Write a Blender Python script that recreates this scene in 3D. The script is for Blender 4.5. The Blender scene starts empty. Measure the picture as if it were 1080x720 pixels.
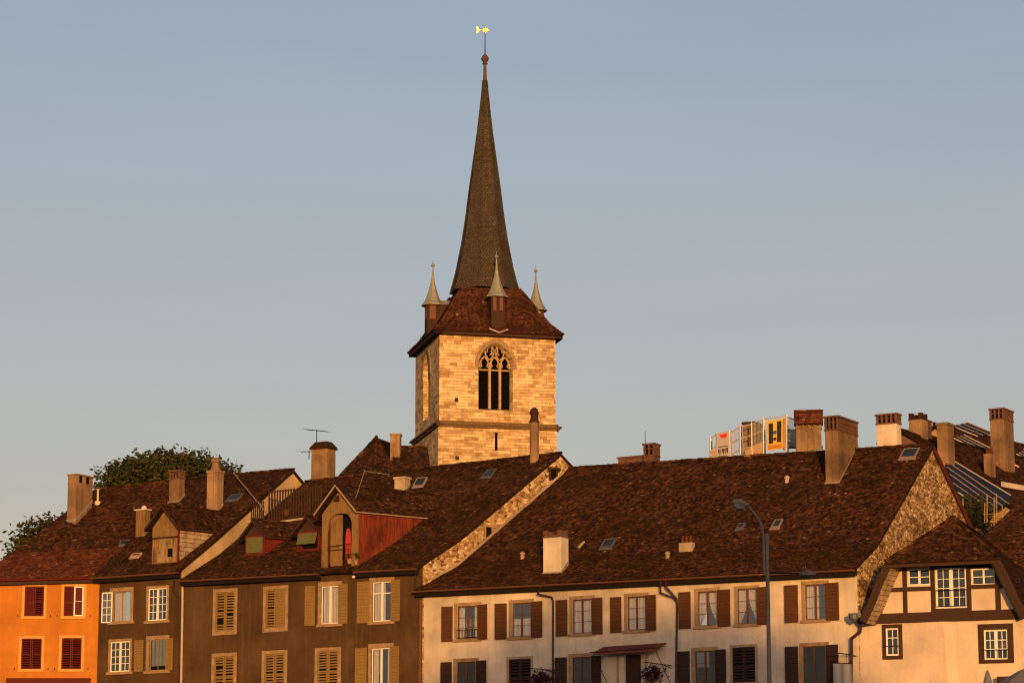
import bpy, math, random
from mathutils import Vector as V
from mathutils.geometry import intersect_ray_tri
random.seed(7)
R = math.radians
sc = bpy.context.scene
col = sc.collection
# ------------------------------------------------------------------ camera, sky, sun, exposure
FPX, HZ, CAMZ = 3000.0, 950.0, 1.7
PITCH = math.atan((HZ - 360) / FPX)
cd = bpy.data.cameras.new('camera'); cam = bpy.data.objects.new('camera', cd); col.objects.link(cam)
cam.location = (0, 0, CAMZ); cam.rotation_euler = (R(90) + PITCH, 0, 0)
cd.sensor_width = 36; cd.lens = 36 * FPX / 1080; cd.clip_start = 1; cd.clip_end = 6000
sc.camera = cam
SUN_EL, SUN_AZ = R(4.0), R(4)           # low evening sun behind the viewer, a little to the right
w = bpy.data.worlds.new('World'); sc.world = w; w.use_nodes = True
nt = w.node_tree; bg = nt.nodes['Background']
sky = nt.nodes.new('ShaderNodeTexSky'); sky.sky_type = 'NISHITA'; sky.sun_disc = False
sky.sun_elevation = SUN_EL; sky.sun_rotation = math.pi - SUN_AZ
sky.altitude = 300; sky.air_density = 1.0; sky.dust_density = 2.2; sky.ozone_density = 2.0
hs = nt.nodes.new('ShaderNodeHueSaturation'); hs.inputs['Saturation'].default_value = 0.50; nt.links.new(sky.outputs[0], hs.inputs['Color']); 
tcw = nt.nodes.new('ShaderNodeTexCoord'); sxyz = nt.nodes.new('ShaderNodeSeparateXYZ'); nt.links.new(tcw.outputs['Generated'], sxyz.inputs[0])
cr = nt.nodes.new('ShaderNodeValToRGB'); nt.links.new(sxyz.outputs[2], cr.inputs[0])      # evening haze band low in the air
el = cr.color_ramp.elements
while len(el) < 6: el.new(.5)
for i_, (p_, c_) in enumerate(((.12, (1.42, 1.10, .93)), (.15, (1.30, 1.08, .96)), (.185, (1.21, 1.06, 1.0)), (.235, (1.15, 1.08, 1.06)), (.30, (1.07, 1.07, 1.11)), (.7, (.95, 1.0, 1.1)))):
    el[i_].position = p_; el[i_].color = (*c_, 1)
mw_ = nt.nodes.new('ShaderNodeMix'); mw_.data_type = 'RGBA'; mw_.blend_type = 'MULTIPLY'; mw_.inputs[0].default_value = 1
nt.links.new(hs.outputs[0], mw_.inputs[6]); nt.links.new(cr.outputs[0], mw_.inputs[7]); 
mpw = nt.nodes.new('ShaderNodeMapping'); mpw.inputs['Scale'].default_value = (2.2, 2.2, 16); nt.links.new(tcw.outputs['Generated'], mpw.inputs[0])
nzw = nt.nodes.new('ShaderNodeTexNoise'); nzw.inputs['Scale'].default_value = 2.0; nzw.inputs['Detail'].default_value = 6; nt.links.new(mpw.outputs[0], nzw.inputs['Vector'])
crw = nt.nodes.new('ShaderNodeValToRGB'); nt.links.new(nzw.outputs['Fac'], crw.inputs[0])   # faint uneven haze
crw.color_ramp.elements[0].position = .35; crw.color_ramp.elements[0].color = (.985, .988, .99, 1); crw.color_ramp.elements[1].position = .72; crw.color_ramp.elements[1].color = (1.045, 1.035, 1.03, 1)
mx2 = nt.nodes.new('ShaderNodeMix'); mx2.data_type = 'RGBA'; mx2.blend_type = 'MULTIPLY'; mx2.inputs[0].default_value = 1
nt.links.new(mw_.outputs[2], mx2.inputs[6]); nt.links.new(crw.outputs[0], mx2.inputs[7]); nt.links.new(mx2.outputs[2], bg.inputs[0]); bg.inputs[1].default_value = 0.15
sd = bpy.data.lights.new('sun', 'SUN'); so = bpy.data.objects.new('sun', sd); col.objects.link(so)
sd.energy = 3.45; sd.angle = R(0.6); sd.color = (1.0, 0.48, 0.11)
SUNV = V((math.sin(SUN_AZ) * math.cos(SUN_EL), -math.cos(SUN_AZ) * math.cos(SUN_EL), math.sin(SUN_EL)))
so.rotation_euler = SUNV.to_track_quat('Z', 'Y').to_euler()
sc.view_settings.view_transform = 'Standard'; sc.view_settings.look = 'None'
sc.view_settings.exposure = 0.35; sc.view_settings.gamma = 1; sc.view_settings.use_curve_mapping = False
sc.render.engine = 'CYCLES'
sc.cycles.max_bounces = 6; sc.cycles.filter_width = 1.15

# ------------------------------------------------------------------ measuring helpers
CAM = V((0, 0, CAMZ))
FW = V((0, math.cos(PITCH), math.sin(PITCH))); UPV = V((0, -math.sin(PITCH), math.cos(PITCH)))
def ray(px, py):
    return FW * FPX + V((px - 540, 0, 0)) + UPV * (360 - py)
Z = V((0, 0, 1))
class Frame:
    """a facade plane: origin, direction along it, direction into the building"""
    def __init__(s, o, ang):
        s.o = V((o[0], o[1], 0)); s.u = V((math.cos(ang), -math.sin(ang), 0)); s.b = V((math.sin(ang), math.cos(ang), 0)); s.n = -s.b
    def pt(s, a, d, z):                      # a along, d OUT of the wall, z height
        return s.o + s.u * a + s.n * d + Z * z
    def hit(s, px, py, t=0.0):               # where a sight line meets the plane t metres behind the facade
        r = ray(px, py); k = (s.o + s.b * t - CAM).dot(s.b) / r.dot(s.b)
        return CAM + r * k
    def loc(s, P):
        q = P - s.o; return q.dot(s.u), q.dot(s.b), P.z
    def rect(s, x0, y0, x1, y1, t=0.0):
        c = [s.loc(s.hit(x, y, t)) for x, y in ((x0, y0), (x0, y1), (x1, y0), (x1, y1))]
        return (c[0][0] + c[1][0]) / 2, (c[2][0] + c[3][0]) / 2, (c[1][2] + c[3][2]) / 2, (c[0][2] + c[2][2]) / 2
def at_depth(px, py, y):
    r = ray(px, py); return CAM + r * (y / r.y)
ANG = R(30.6)
P0 = at_depth(675, 660, 158)
F = Frame(P0, ANG)
GZ = 7.0                                     # height of the terrace the old town stands on

# ------------------------------------------------------------------ mesh builder
class MB:
    def __init__(s):
        s.v = []; s.f = []; s.c = []; s.tint = 0.5
    def face(s, pts, tint=None):
        n = len(s.v); s.v.extend(pts); s.f.append(tuple(range(n, n + len(pts)))); s.c.append(s.tint if tint is None else tint)
    def box(s, o, a, b, c):                  # corner and three edge vectors
        if a.cross(b).dot(c) < 0: a, b = b, a
        p = [o, o + a, o + a + b, o + b]; q = [x + c for x in p]
        s.face(p[::-1]); s.face(q)
        for i in range(4):
            j = (i + 1) % 4; s.face([p[i], p[j], q[j], q[i]])
    def cbox(s, c, a, b, d):                 # centre and full edge vectors
        s.box(c - a / 2 - b / 2 - d / 2, a, b, d)
    def prism(s, poly, vec):
        nrm = V((0, 0, 0))
        for i in range(len(poly)): nrm += (poly[i] - poly[0]).cross(poly[(i + 1) % len(poly)] - poly[0])
        if nrm.dot(vec) > 0: poly = poly[::-1]
        q = [p + vec for p in poly]
        s.face(poly); s.face(q[::-1])
        for i in range(len(poly)):
            j = (i + 1) % len(poly); s.face([poly[j], poly[i], q[i], q[j]])
    def tube(s, p0, p1, r0, r1=None, n=8, caps=True):
        r1 = r0 if r1 is None else r1
        d = (p1 - p0).normalized(); a = d.orthogonal().normalized(); b = d.cross(a)
        c0 = [p0 + (a * math.cos(2 * math.pi * i / n) + b * math.sin(2 * math.pi * i / n)) * r0 for i in range(n)]
        c1 = [p1 + (a * math.cos(2 * math.pi * i / n) + b * math.sin(2 * math.pi * i / n)) * r1 for i in range(n)]
        for i in range(n):
            j = (i + 1) % n; s.face([c0[i], c0[j], c1[j], c1[i]])
        if caps: s.face(c0[::-1]); s.face(c1)
    def path(s, pts, r, n=8, r1=None):
        m = len(pts) - 1
        for i in range(m):
            a = r if r1 is None else r + (r1 - r) * i / m
            b = r if r1 is None else r + (r1 - r) * (i + 1) / m
            d = (pts[i + 1] - pts[i]).normalized() * min(a, b) * .35
            s.tube(pts[i] - (d if i else d * 0), pts[i + 1] + (d if i < m - 1 else d * 0), a, b, n)
    def lathe(s, base, prof, n=12, rot=0.0, ax=None, cap=True):
        ax = ax or Z; a = V((1, 0, 0)) if abs(ax.z) > .9 else ax.orthogonal().normalized(); b = ax.cross(a)
        rings = []
        for r, h in prof:
            rings.append([base + ax * h + (a * math.cos(rot + 2 * math.pi * i / n) + b * math.sin(rot + 2 * math.pi * i / n)) * r for i in range(n)])
        for k in range(len(rings) - 1):
            for i in range(n):
                j = (i + 1) % n; s.face([rings[k][i], rings[k][j], rings[k + 1][j], rings[k + 1][i]])
        if cap:
            s.face(rings[0][::-1]); s.face(rings[-1])
    def blob(s, c, r, n=8, m=6, sq=(1, 1, 1)):
        pr = [(max(.001, math.sin(math.pi * k / m)) * r, -math.cos(math.pi * k / m) * r * sq[2]) for k in range(m + 1)]
        s.lathe(c, pr, n, cap=False)
    def build(s, name, mat, parent=None, smooth=False, weld=False, **tags):
        base = parent.matrix_world.translation if parent else V((0, 0, 0))
        if parent is not None: base = world_loc(parent)
        me = bpy.data.meshes.new(name)
        o0 = V((0, 0, 0))
        if parent is None and s.v:           # a thing of one mesh: origin at its base
            lo = min(p.z for p in s.v); cx = sum(p.x for p in s.v) / len(s.v); cy = sum(p.y for p in s.v) / len(s.v)
            o0 = V((cx, cy, lo)); base = o0
        me.from_pydata([(p - base)[:] for p in s.v], [], s.f)
        me.materials.append(mat)
        uvl = me.uv_layers.new(name='UVMap'); at = me.attributes.new('tint', 'FLOAT', 'FACE')
        at.data.foreach_set('value', s.c)
        uv = []
        for poly in s.f:
            p = [s.v[i] for i in poly]
            nn = (p[1] - p[0]).cross(p[2] - p[0])
            if nn.length < 1e-12 and len(p) > 3: nn = (p[2] - p[0]).cross(p[3] - p[0])
            nn = nn.normalized() if nn.length > 1e-12 else Z
            t = Z.cross(nn)
            t = t.normalized() if t.length > .05 else V((1, 0, 0))
            bt = nn.cross(t)
            for q in p:
                uv.append(q.dot(t)); uv.append(q.dot(bt))
        uvl.data.foreach_set('uv', uv)
        if weld or smooth:
            import bmesh
            bm = bmesh.new(); bm.from_mesh(me); bmesh.ops.remove_doubles(bm, verts=bm.verts, dist=.0005); bm.to_mesh(me); bm.free()
        if smooth:
            me.polygons.foreach_set('use_smooth', [True] * len(me.polygons))
            try: me.set_sharp_from_angle(angle=R(40))
            except Exception: pass
        o = bpy.data.objects.new(name, me); col.objects.link(o)
        if parent is not None: o.parent = parent
        else: o.location = o0
        for k, v in tags.items(): o[k] = v
        return o
def world_loc(o):
    p = V(o.location)
    while o.parent: o = o.parent; p += V(o.location)
    return p
def thing(name, label, cat, loc, group=None):
    o = bpy.data.objects.new(name, None); col.objects.link(o); o.location = loc; o.empty_display_size = .5
    o['label'] = label; o['category'] = cat
    if group: o['group'] = group
    return o

# ------------------------------------------------------------------ materials
def mat(name, base=(.5, .5, .5), rough=.8, metal=0.0):
    m = bpy.data.materials.new(name); m.use_nodes = True
    b = m.node_tree.nodes['Principled BSDF']
    b.inputs['Base Color'].default_value = (*base, 1); b.inputs['Roughness'].default_value = rough; b.inputs['Metallic'].default_value = metal
    if rough > .45: b.inputs['Specular IOR Level'].default_value = .12
    return m
def N(m, t, **kw):
    n = m.node_tree.nodes.new('ShaderNode' + t)
    for k, v in kw.items():
        if k in n.inputs: n.inputs[k].default_value = v
        else: setattr(n, k, v)
    return n
def L(m, a, b): m.node_tree.links.new(a, b)
def coords(m, sx=1, sy=1, sz=1, kind='Object'):
    tc = N(m, 'TexCoord'); mp = N(m, 'Mapping'); mp.inputs['Scale'].default_value = (sx, sy, sz)
    L(m, tc.outputs[kind], mp.inputs['Vector']); return mp.outputs[0]
def ramp(m, fac, stops):
    r = N(m, 'ValToRGB'); L(m, fac, r.inputs[0]); e = r.color_ramp.elements
    while len(e) < len(stops): e.new(.5)
    for i, (p, c) in enumerate(stops):
        e[i].position = p; e[i].color = (*c, 1) if not isinstance(c, (int, float)) else (c, c, c, 1)
    return r.outputs[0]
def mixc(m, fac, a, b, mode='MIX'):
    x = N(m, 'Mix', data_type='RGBA', blend_type=mode)
    for sk, v in ((x.inputs[0], fac), (x.inputs[6], a), (x.inputs[7], b)):
        if isinstance(v, (int, float)): sk.default_value = v
        elif isinstance(v, tuple): sk.default_value = (*v, 1)
        else: L(m, v, sk)
    return x.outputs[2]
def noise(m, vec, scale, detail=4, rough=.6):
    n = N(m, 'TexNoise'); n.inputs['Scale'].default_value = scale; n.inputs['Detail'].default_value = detail; n.inputs['Roughness'].default_value = rough
    L(m, vec, n.inputs['Vector']); return n.outputs['Fac']
def bump(m, h, dist, strength=1.0, prev=None):
    b = N(m, 'Bump'); b.inputs['Distance'].default_value = dist; b.inputs['Strength'].default_value = strength; L(m, h, b.inputs['Height'])
    if prev is not None: L(m, prev, b.inputs['Normal'])
    return b.outputs[0]
def setn(m, color=None, normal=None, rough=None):
    b = m.node_tree.nodes['Principled BSDF']
    if color is not None: L(m, color, b.inputs['Base Color'])
    if normal is not None: L(m, normal, b.inputs['Normal'])
    if rough is not None: L(m, rough, b.inputs['Roughness'])
def plaster(name, c, dirt=(.25, .2, .16), amount=.5, bumpd=.02, streak=.5, patch=.12):
    m = mat(name, c, .92)
    v = coords(m); big = noise(m, v, .35, 5, .65); sm = noise(m, v, 9, 4)
    vs = coords(m, 2.2, 2.2, .12); st = noise(m, vs, 1.6, 4, .7)
    k = ramp(m, big, [(.32, 1 - patch * 2), (.68, 1 + patch * .3)])
    c1 = mixc(m, 1.0, c, k, 'MULTIPLY')
    fac = ramp(m, st, [(.5, 0.0), (.75, streak)])
    f2 = N(m, 'Math', operation='MULTIPLY'); L(m, fac, f2.inputs[0]); f2.inputs[1].default_value = amount
    c2 = mixc(m, f2.outputs[0], c1, dirt)
    blot = ramp(m, noise(m, v, 1.3, 6, .7), [(.55, 0.0), (.72, amount * .45)])
    c3 = mixc(m, blot, c2, dirt)
    setn(m, c3, bump(m, sm, bumpd, .6))
    return m
def wood(name, c, var=.35, rough=.8, axis='z'):
    m = mat(name, c, rough)
    v = coords(m, *((14, 14, .8) if axis == 'z' else (1, 1, 14)))
    n = noise(m, v, 1.5, 5, .7)
    k = ramp(m, n, [(.3, 1 - var), (.7, 1 + var * .4)])
    setn(m, mixc(m, 1.0, c, k, 'MULTIPLY'), bump(m, n, .01, .5))
    return m
def tiles(name, dark, mid, light, moss=(.021, .0125, .0045), rare=(.32, .18, .09), mossy=.6):
    m = mat(name, mid, .9)
    a = N(m, 'Attribute', attribute_name='tint'); v = coords(m)
    c = ramp(m, a.outputs['Fac'], [(0, dark), (.45, mid), (.86, light), (.985, light), (1.0, rare)])
    big = noise(m, v, .3, 7, .8)
    c = mixc(m, ramp(m, big, [(.46, 0.0), (.7, mossy)]), c, moss)
    big2 = noise(m, coords(m, 1, 1, 1), .8, 6, .75)
    c = mixc(m, 1.0, c, ramp(m, big2, [(.3, .58), (.7, 1.32)]), 'MULTIPLY')
    n = noise(m, v, 22, 4)
    setn(m, c, bump(m, n, .02, .6))
    return m
def flat(name, c, rough=.6, metal=0.0, var=.18, sc_=3.0):
    m = mat(name, c, rough, metal); n = noise(m, coords(m), sc_, 5, .7)
    setn(m, mixc(m, 1.0, c, ramp(m, n, [(.3, 1 - var), (.7, 1 + var * .5)]), 'MULTIPLY'), bump(m, n, .004, .3))
    return m
M = {}
M['white_wall'] = plaster('cream_white_plaster', (.69, .565, .43), (.32, .24, .165), .6, .03, .6, .2)
M['cream_wall'] = plaster('pale_cream_plaster', (.67, .535, .395), (.40, .29, .19), .5, .03, .5, .16)
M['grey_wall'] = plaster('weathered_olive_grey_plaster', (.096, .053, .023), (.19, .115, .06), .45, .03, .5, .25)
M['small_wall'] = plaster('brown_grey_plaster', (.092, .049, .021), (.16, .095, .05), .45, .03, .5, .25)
M['orange_wall'] = plaster('orange_plaster', (.53, .19, .027), (.34, .11, .02), .6, .02, .6, .17)
M['stone_trim'] = flat('sandstone_trim', (.32, .21, .11), .9, var=.4)
M['flash'] = flat('dull_lead_flashing', (.26, .21, .17), .6)
M['eave_shade'] = flat('eave_shade_board', (.014, .009, .006), .9)  # fascia colour near black, painting in the shadow under the eaves
M['tracery'] = flat('pale_tracery_stone', (.43, .29, .145), .9, var=.3)
M['stone_dark'] = flat('dark_stone', (.17, .10, .05), .9, var=.4)  # even darker stone tone for the string course
M['stone_trim_grey'] = flat('grey_sandstone_trim', (.36, .26, .16), .9, var=.35)
M['orange_trim'] = flat('pale_orange_trim', (.58, .30, .08), .9, var=.1)
M['chim'] = plaster('chimney_render', (.33, .20, .105), (.10, .06, .035), .95, .05, .9, .35)
M['chim_pale'] = plaster('pale_chimney_render', (.48, .36, .24), (.22, .15, .1), .7, .03, .7, .25)
M['chim_white'] = plaster('white_chimney_render', (.70, .58, .44), (.36, .27, .18), .6, .02, .7, .18)
def brickmat(name, c1, c2, mortar, sx, sy, msize=.012, bd=.02, squash=1.0, bias=0.0):
    m = mat(name, c1, .9); v = coords(m, kind='UV')
    wob = N(m, 'TexNoise'); wob.inputs['Scale'].default_value = 1.7; L(m, v, wob.inputs['Vector'])
    vm = N(m, 'VectorMath', operation='MULTIPLY_ADD'); L(m, wob.outputs['Color'], vm.inputs[0]); vm.inputs[1].default_value = (.1, .06, 0); L(m, v, vm.inputs[2])
    b = N(m, 'TexBrick'); L(m, vm.outputs[0], b.inputs['Vector'])
    b.inputs['Color1'].default_value = (*c1, 1); b.inputs['Color2'].default_value = (*c2, 1); b.inputs['Mortar'].default_value = (*mortar, 1)
    b.inputs['Scale'].default_value = 1; b.inputs['Brick Width'].default_value = sx; b.inputs['Row Height'].default_value = sy
    b.inputs['Mortar Size'].default_value = msize; b.inputs['Mortar Smooth'].default_value = .3; b.inputs['Bias'].default_value = bias
    b.squash = squash; b.squash_frequency = 3; b.offset = .43
    n = noise(m, coords(m), 3, 5, .7); big = noise(m, coords(m), .45, 5, .65)
    c = mixc(m, 1.0, b.outputs['Color'], ramp(m, n, [(.3, .7), (.7, 1.2)]), 'MULTIPLY')
    c = mixc(m, 1.0, c, ramp(m, big, [(.35, .78), (.65, 1.1)]), 'MULTIPLY')
    inv = N(m, 'Math', operation='SUBTRACT'); inv.inputs[0].default_value = 1; L(m, b.outputs['Fac'], inv.inputs[1])
    h = N(m, 'Math', operation='MULTIPLY_ADD'); L(m, n, h.inputs[0]); h.inputs[1].default_value = .6; L(m, inv.outputs[0], h.inputs[2])
    setn(m, c, bump(m, h.outputs[0], bd, .8)); return m
M['brick'] = brickmat('old_red_brick', (.20, .085, .05), (.11, .05, .035), (.16, .11, .08), .26, .09)
M['ashlar'] = brickmat('yellow_limestone_ashlar', (.72, .51, .27), (.25, .13, .045), (.42, .265, .12), .60, .255, .012, .04, 1.7, -.25)
M['slate'] = brickmat('grey_brown_shingle', (.090, .068, .047), (.064, .047, .031), (.036, .026, .017), .28, .22, .02, .02)
M['gableboard'] = brickmat('pale_wooden_shingle', (.46, .34, .22), (.36, .26, .17), (.16, .11, .07), 1.1, .28, .02, .02)
def rubble(name, k, sc1, dark=.75, mort=(.38, .24, .115), bd=.16, con=1.0):
    m = mat(name, (.4, .28, .16), .95); v = coords(m, 1, 1, 1.5)
    vo = N(m, 'TexVoronoi'); vo.inputs['Scale'].default_value = sc1; L(m, v, vo.inputs['Vector'])
    ve = N(m, 'TexVoronoi', feature='DISTANCE_TO_EDGE'); ve.inputs['Scale'].default_value = sc1; L(m, v, ve.inputs['Vector'])
    bw = N(m, 'RGBToBW'); L(m, vo.outputs['Color'], bw.inputs[0])
    q = lambda c: tuple(min(.9, x * k) for x in c)
    c = ramp(m, bw.outputs[0], [(.2, q((.16, .08, .035))), (.42, q((.40, .24, .10))), (.62, q((.55, .36, .17))), (.8, q((.76, .60, .40)))])
    mt_ = ramp(m, ve.outputs['Distance'], [(.02, 1.0), (.08, 0.0)])
    c = mixc(m, mt_, c, mort)
    big = noise(m, v, .6, 6, .75)
    c = mixc(m, ramp(m, big, [(.52, 0.0), (.6, dark)]), c, (.12, .06, .025))
    n = noise(m, v, 4, 6, .85)
    c = mixc(m, 1.0, c, ramp(m, n, [(.36, 1 - .78 * con), (.5, .95), (.66, 1 + .35 * con)]), 'MULTIPLY')
    hh = N(m, 'Math', operation='ADD'); L(m, n, hh.inputs[0]); L(m, ve.outputs['Distance'], hh.inputs[1])
    setn(m, c, bump(m, hh.outputs[0], bd, 1)); return m
M['rubble'] = rubble('lichen_rubble_stone', 1.2, 5.2, .8, (.40, .24, .10), .16, .7)
M['party'] = rubble('pale_party_wall_stone', 1.05, 4.2, .3, (.46, .30, .14), .1, .6)
M['rubble_pale'] = plaster('rough_ochre_plaster', (.50, .36, .20), (.24, .14, .07), .8, .09, .5, .2)
M['tile_brown'] = tiles('dark_brown_clay_tile', (.015, .0062, .0028), (.043, .0168, .0068), (.108, .040, .0155))
M['tile_old'] = tiles('mossy_brown_clay_tile', (.015, .0068, .003), (.041, .0168, .007), (.10, .040, .016), mossy=.6)
M['tile_red'] = tiles('red_clay_tile', (.050, .015, .006), (.095, .028, .011), (.15, .048, .02), mossy=.25)
M['tile_tower'] = tiles('tower_red_brown_tile', (.032, .0115, .006), (.060, .021, .0095), (.105, .036, .0165), mossy=.45)
M['wood_dark'] = wood('dark_brown_timber', (.055, .028, .018))
M['wood_red'] = wood('faded_red_boards', (.195, .038, .017), .75)
def blotch(m, scale, lo, hi, dark):
    b = m.node_tree.nodes['Principled BSDF']; src = b.inputs['Base Color'].links[0].from_socket
    f = ramp(m, noise(m, coords(m, 1, 1, .5), scale, 6, .75), [(lo, 0.0), (hi, .85)])
    L(m, mixc(m, f, src, dark), b.inputs['Base Color'])
M['wood_weather'] = wood('weathered_door_boards', (.34, .22, .10), .5)
blotch(M['wood_red'], 1.1, .47, .62, (.06, .014, .008))
M['wood_redframe'] = wood('red_painted_frame', (.12, .016, .013), .2)
M['wood_olive'] = wood('weathered_olive_boards', (.25, .15, .06), .5)
M['wood_pale'] = wood('pale_soffit_boards', (.62, .47, .31), .2)
M['shut_brown'] = wood('brown_shutter_paint', (.092, .036, .013), .25, .6)
M['shut_dark'] = wood('dark_brown_shutter_paint', (.045, .021, .015), .25, .6)
M['shut_tan'] = wood('tan_olive_shutter_paint', (.25, .155, .05), .4, .7)
M['shut_red'] = wood('dark_red_shutter_paint', (.095, .010, .006), .25, .6)
M['frame_white'] = flat('white_window_paint', (.78, .72, .62), .5, var=.08)
M['frame_brown'] = flat('red_brown_window_paint', (.13, .045, .025), .5)
M['gutter'] = flat('brown_copper_gutter', (.15, .07, .04), .5, .2)
M['pipe_dark'] = flat('dark_downpipe', (.05, .028, .022), .45, .4)
M['pipe_pale'] = flat('pale_downpipe', (.50, .36, .22), .5, .1)
M['verge_trim'] = flat('grey_brown_verge_trim', (.30, .22, .14), .8)
M['iron'] = flat('black_iron', (.02, .017, .016), .5, .6)
M['zinc'] = flat('zinc_grey', (.15, .15, .155), .55, .4)
M['finial'] = flat('dark_finial_copper', (.13, .065, .04), .6, .2)
M['copper'] = flat('pale_patina_sheet', (.30, .29, .22), .55, .3)
M['lamp_grey'] = flat('grey_galvanised_steel', (.165, .14, .115), .65, .0)
M['gold'] = mat('gilded_metal', (.95, .55, .10), .25, 1.0)
M['curtain'] = flat('white_net_curtain', (.72, .68, .64), .95, var=.1)
M['cloth_red'] = flat('bright_red_cloth', (.36, .045, .035), .9)
M['awning_red'] = flat('dull_red_awning', (.17, .045, .032), .85)
M['blind_green'] = flat('green_canvas_blind', (.115, .115, .045), .9)
M['blind_grey'] = flat('grey_blue_blind', (.13, .14, .155), .85)
M['white_cloth'] = flat('white_banner_cloth', (.34, .31, .285), .9, var=.06)
M['yellow_paint'] = flat('yellow_sign_paint', (.58, .35, .03), .6, var=.1)
M['orange_paint'] = flat('orange_sign_paint', (.42, .15, .02), .6)
M['black_paint'] = flat('black_sign_paint', (.012, .011, .012), .6)
M['blue_paint'] = flat('blue_sign_paint', (.02, .07, .28), .6)
M['red_paint'] = flat('red_sign_paint', (.55, .02, .02), .6)
M['plank'] = wood('scaffold_plank', (.40, .25, .14), .3)
M['steel'] = flat('scaffold_steel', (.42, .37, .33), .45, .5)
M['solar'] = flat('dark_blue_solar_glass', (.006, .0065, .009), .5, .0)
M['solar'].node_tree.nodes['Principled BSDF'].inputs['Specular IOR Level'].default_value = .1
M['verge_red'] = wood('dark_red_verge_board', (.095, .022, .016), .3)
M['rail'] = flat('aluminium_rail', (.55, .44, .36), .6, .1)
M['green_sheet'] = flat('pale_green_sheet', (.22, .30, .25), .6)
M['parasol'] = flat('grey_parasol_cloth', (.15, .14, .14), .9)
M['ground'] = flat('town_ground', (.09, .08, .07), .95, var=.3, sc_=.4)
M['street'] = flat('asphalt', (.05, .05, .05), .9, var=.3, sc_=.6)
M['dark_room'] = flat('dark_interior', (.007, .005, .004), .95)  # near black in place of the unlit depth behind openings
def glass(name, tr, gl):
    m = bpy.data.materials.new(name); m.use_nodes = True; t = m.node_tree; t.nodes.clear()
    out = t.nodes.new('ShaderNodeOutputMaterial'); tb = t.nodes.new('ShaderNodeBsdfTransparent'); tb.inputs[0].default_value = (*tr, 1)
    g = t.nodes.new('ShaderNodeBsdfGlossy'); g.inputs['Roughness'].default_value = .03; g.inputs['Color'].default_value = (.9, .92, .95, 1)
    mx = t.nodes.new('ShaderNodeMixShader'); mx.inputs[0].default_value = gl
    n = t.nodes.new('ShaderNodeTexNoise'); n.inputs['Scale'].default_value = 1.4; tc = t.nodes.new('ShaderNodeTexCoord'); t.links.new(tc.outputs['Object'], n.inputs['Vector'])
    bp = t.nodes.new('ShaderNodeBump'); bp.inputs['Distance'].default_value = .02; bp.inputs['Strength'].default_value = .5
    t.links.new(n.outputs['Fac'], bp.inputs['Height']); t.links.new(bp.outputs[0], g.inputs['Normal'])
    t.links.new(tb.outputs[0], mx.inputs[1]); t.links.new(g.outputs[0], mx.inputs[2]); t.links.new(mx.outputs[0], out.inputs['Surface'])
    return m
M['glass'] = glass('window_glass', (.88, .87, .86), .13)
M['glass_dark'] = glass('dark_window_glass', (.35, .33, .32), .07)
def leafmat(name, a, b):
    m = mat(name, a, .75); at = N(m, 'Attribute', attribute_name='tint')
    c = ramp(m, at.outputs['Fac'], [(0, a), (1, b)]); setn(m, c)
    bs = m.node_tree.nodes['Principled BSDF']
    tr = N(m, 'BsdfTranslucent'); L(m, c, tr.inputs[0]); mx = N(m, 'MixShader'); mx.inputs[0].default_value = .25
    L(m, bs.outputs[0], mx.inputs[1]); L(m, tr.outputs[0], mx.inputs[2]); L(m, mx.outputs[0], m.node_tree.nodes['Material Output'].inputs[0])
    return m
M['leaf'] = leafmat('green_leaf', (.030, .035, .012), (.085, .085, .026))
M['leaf_dark'] = leafmat('dark_leaf', (.012, .016, .008), (.035, .042, .016))
M['flower'] = leafmat('purple_flower_leaf', (.025, .02, .02), (.11, .02, .035))
M['turret_glass'] = flat('turret_glass_reflection', (.17, .075, .045), .8)  # dull red painted in for the reflection in the turret window panes
M['bark'] = wood('brown_bark', (.08, .055, .04), .4, .95)
M['skylight'] = flat('grey_blue_skylight', (.030, .034, .042), .18, .2)
blotch(M['wood_weather'], 1.6, .46, .62, (.085, .05, .022)); blotch(M['wood_olive'], 1.3, .5, .66, (.10, .055, .022)); blotch(M['gableboard'], 1.2, .5, .68, (.14, .085, .045))

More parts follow.
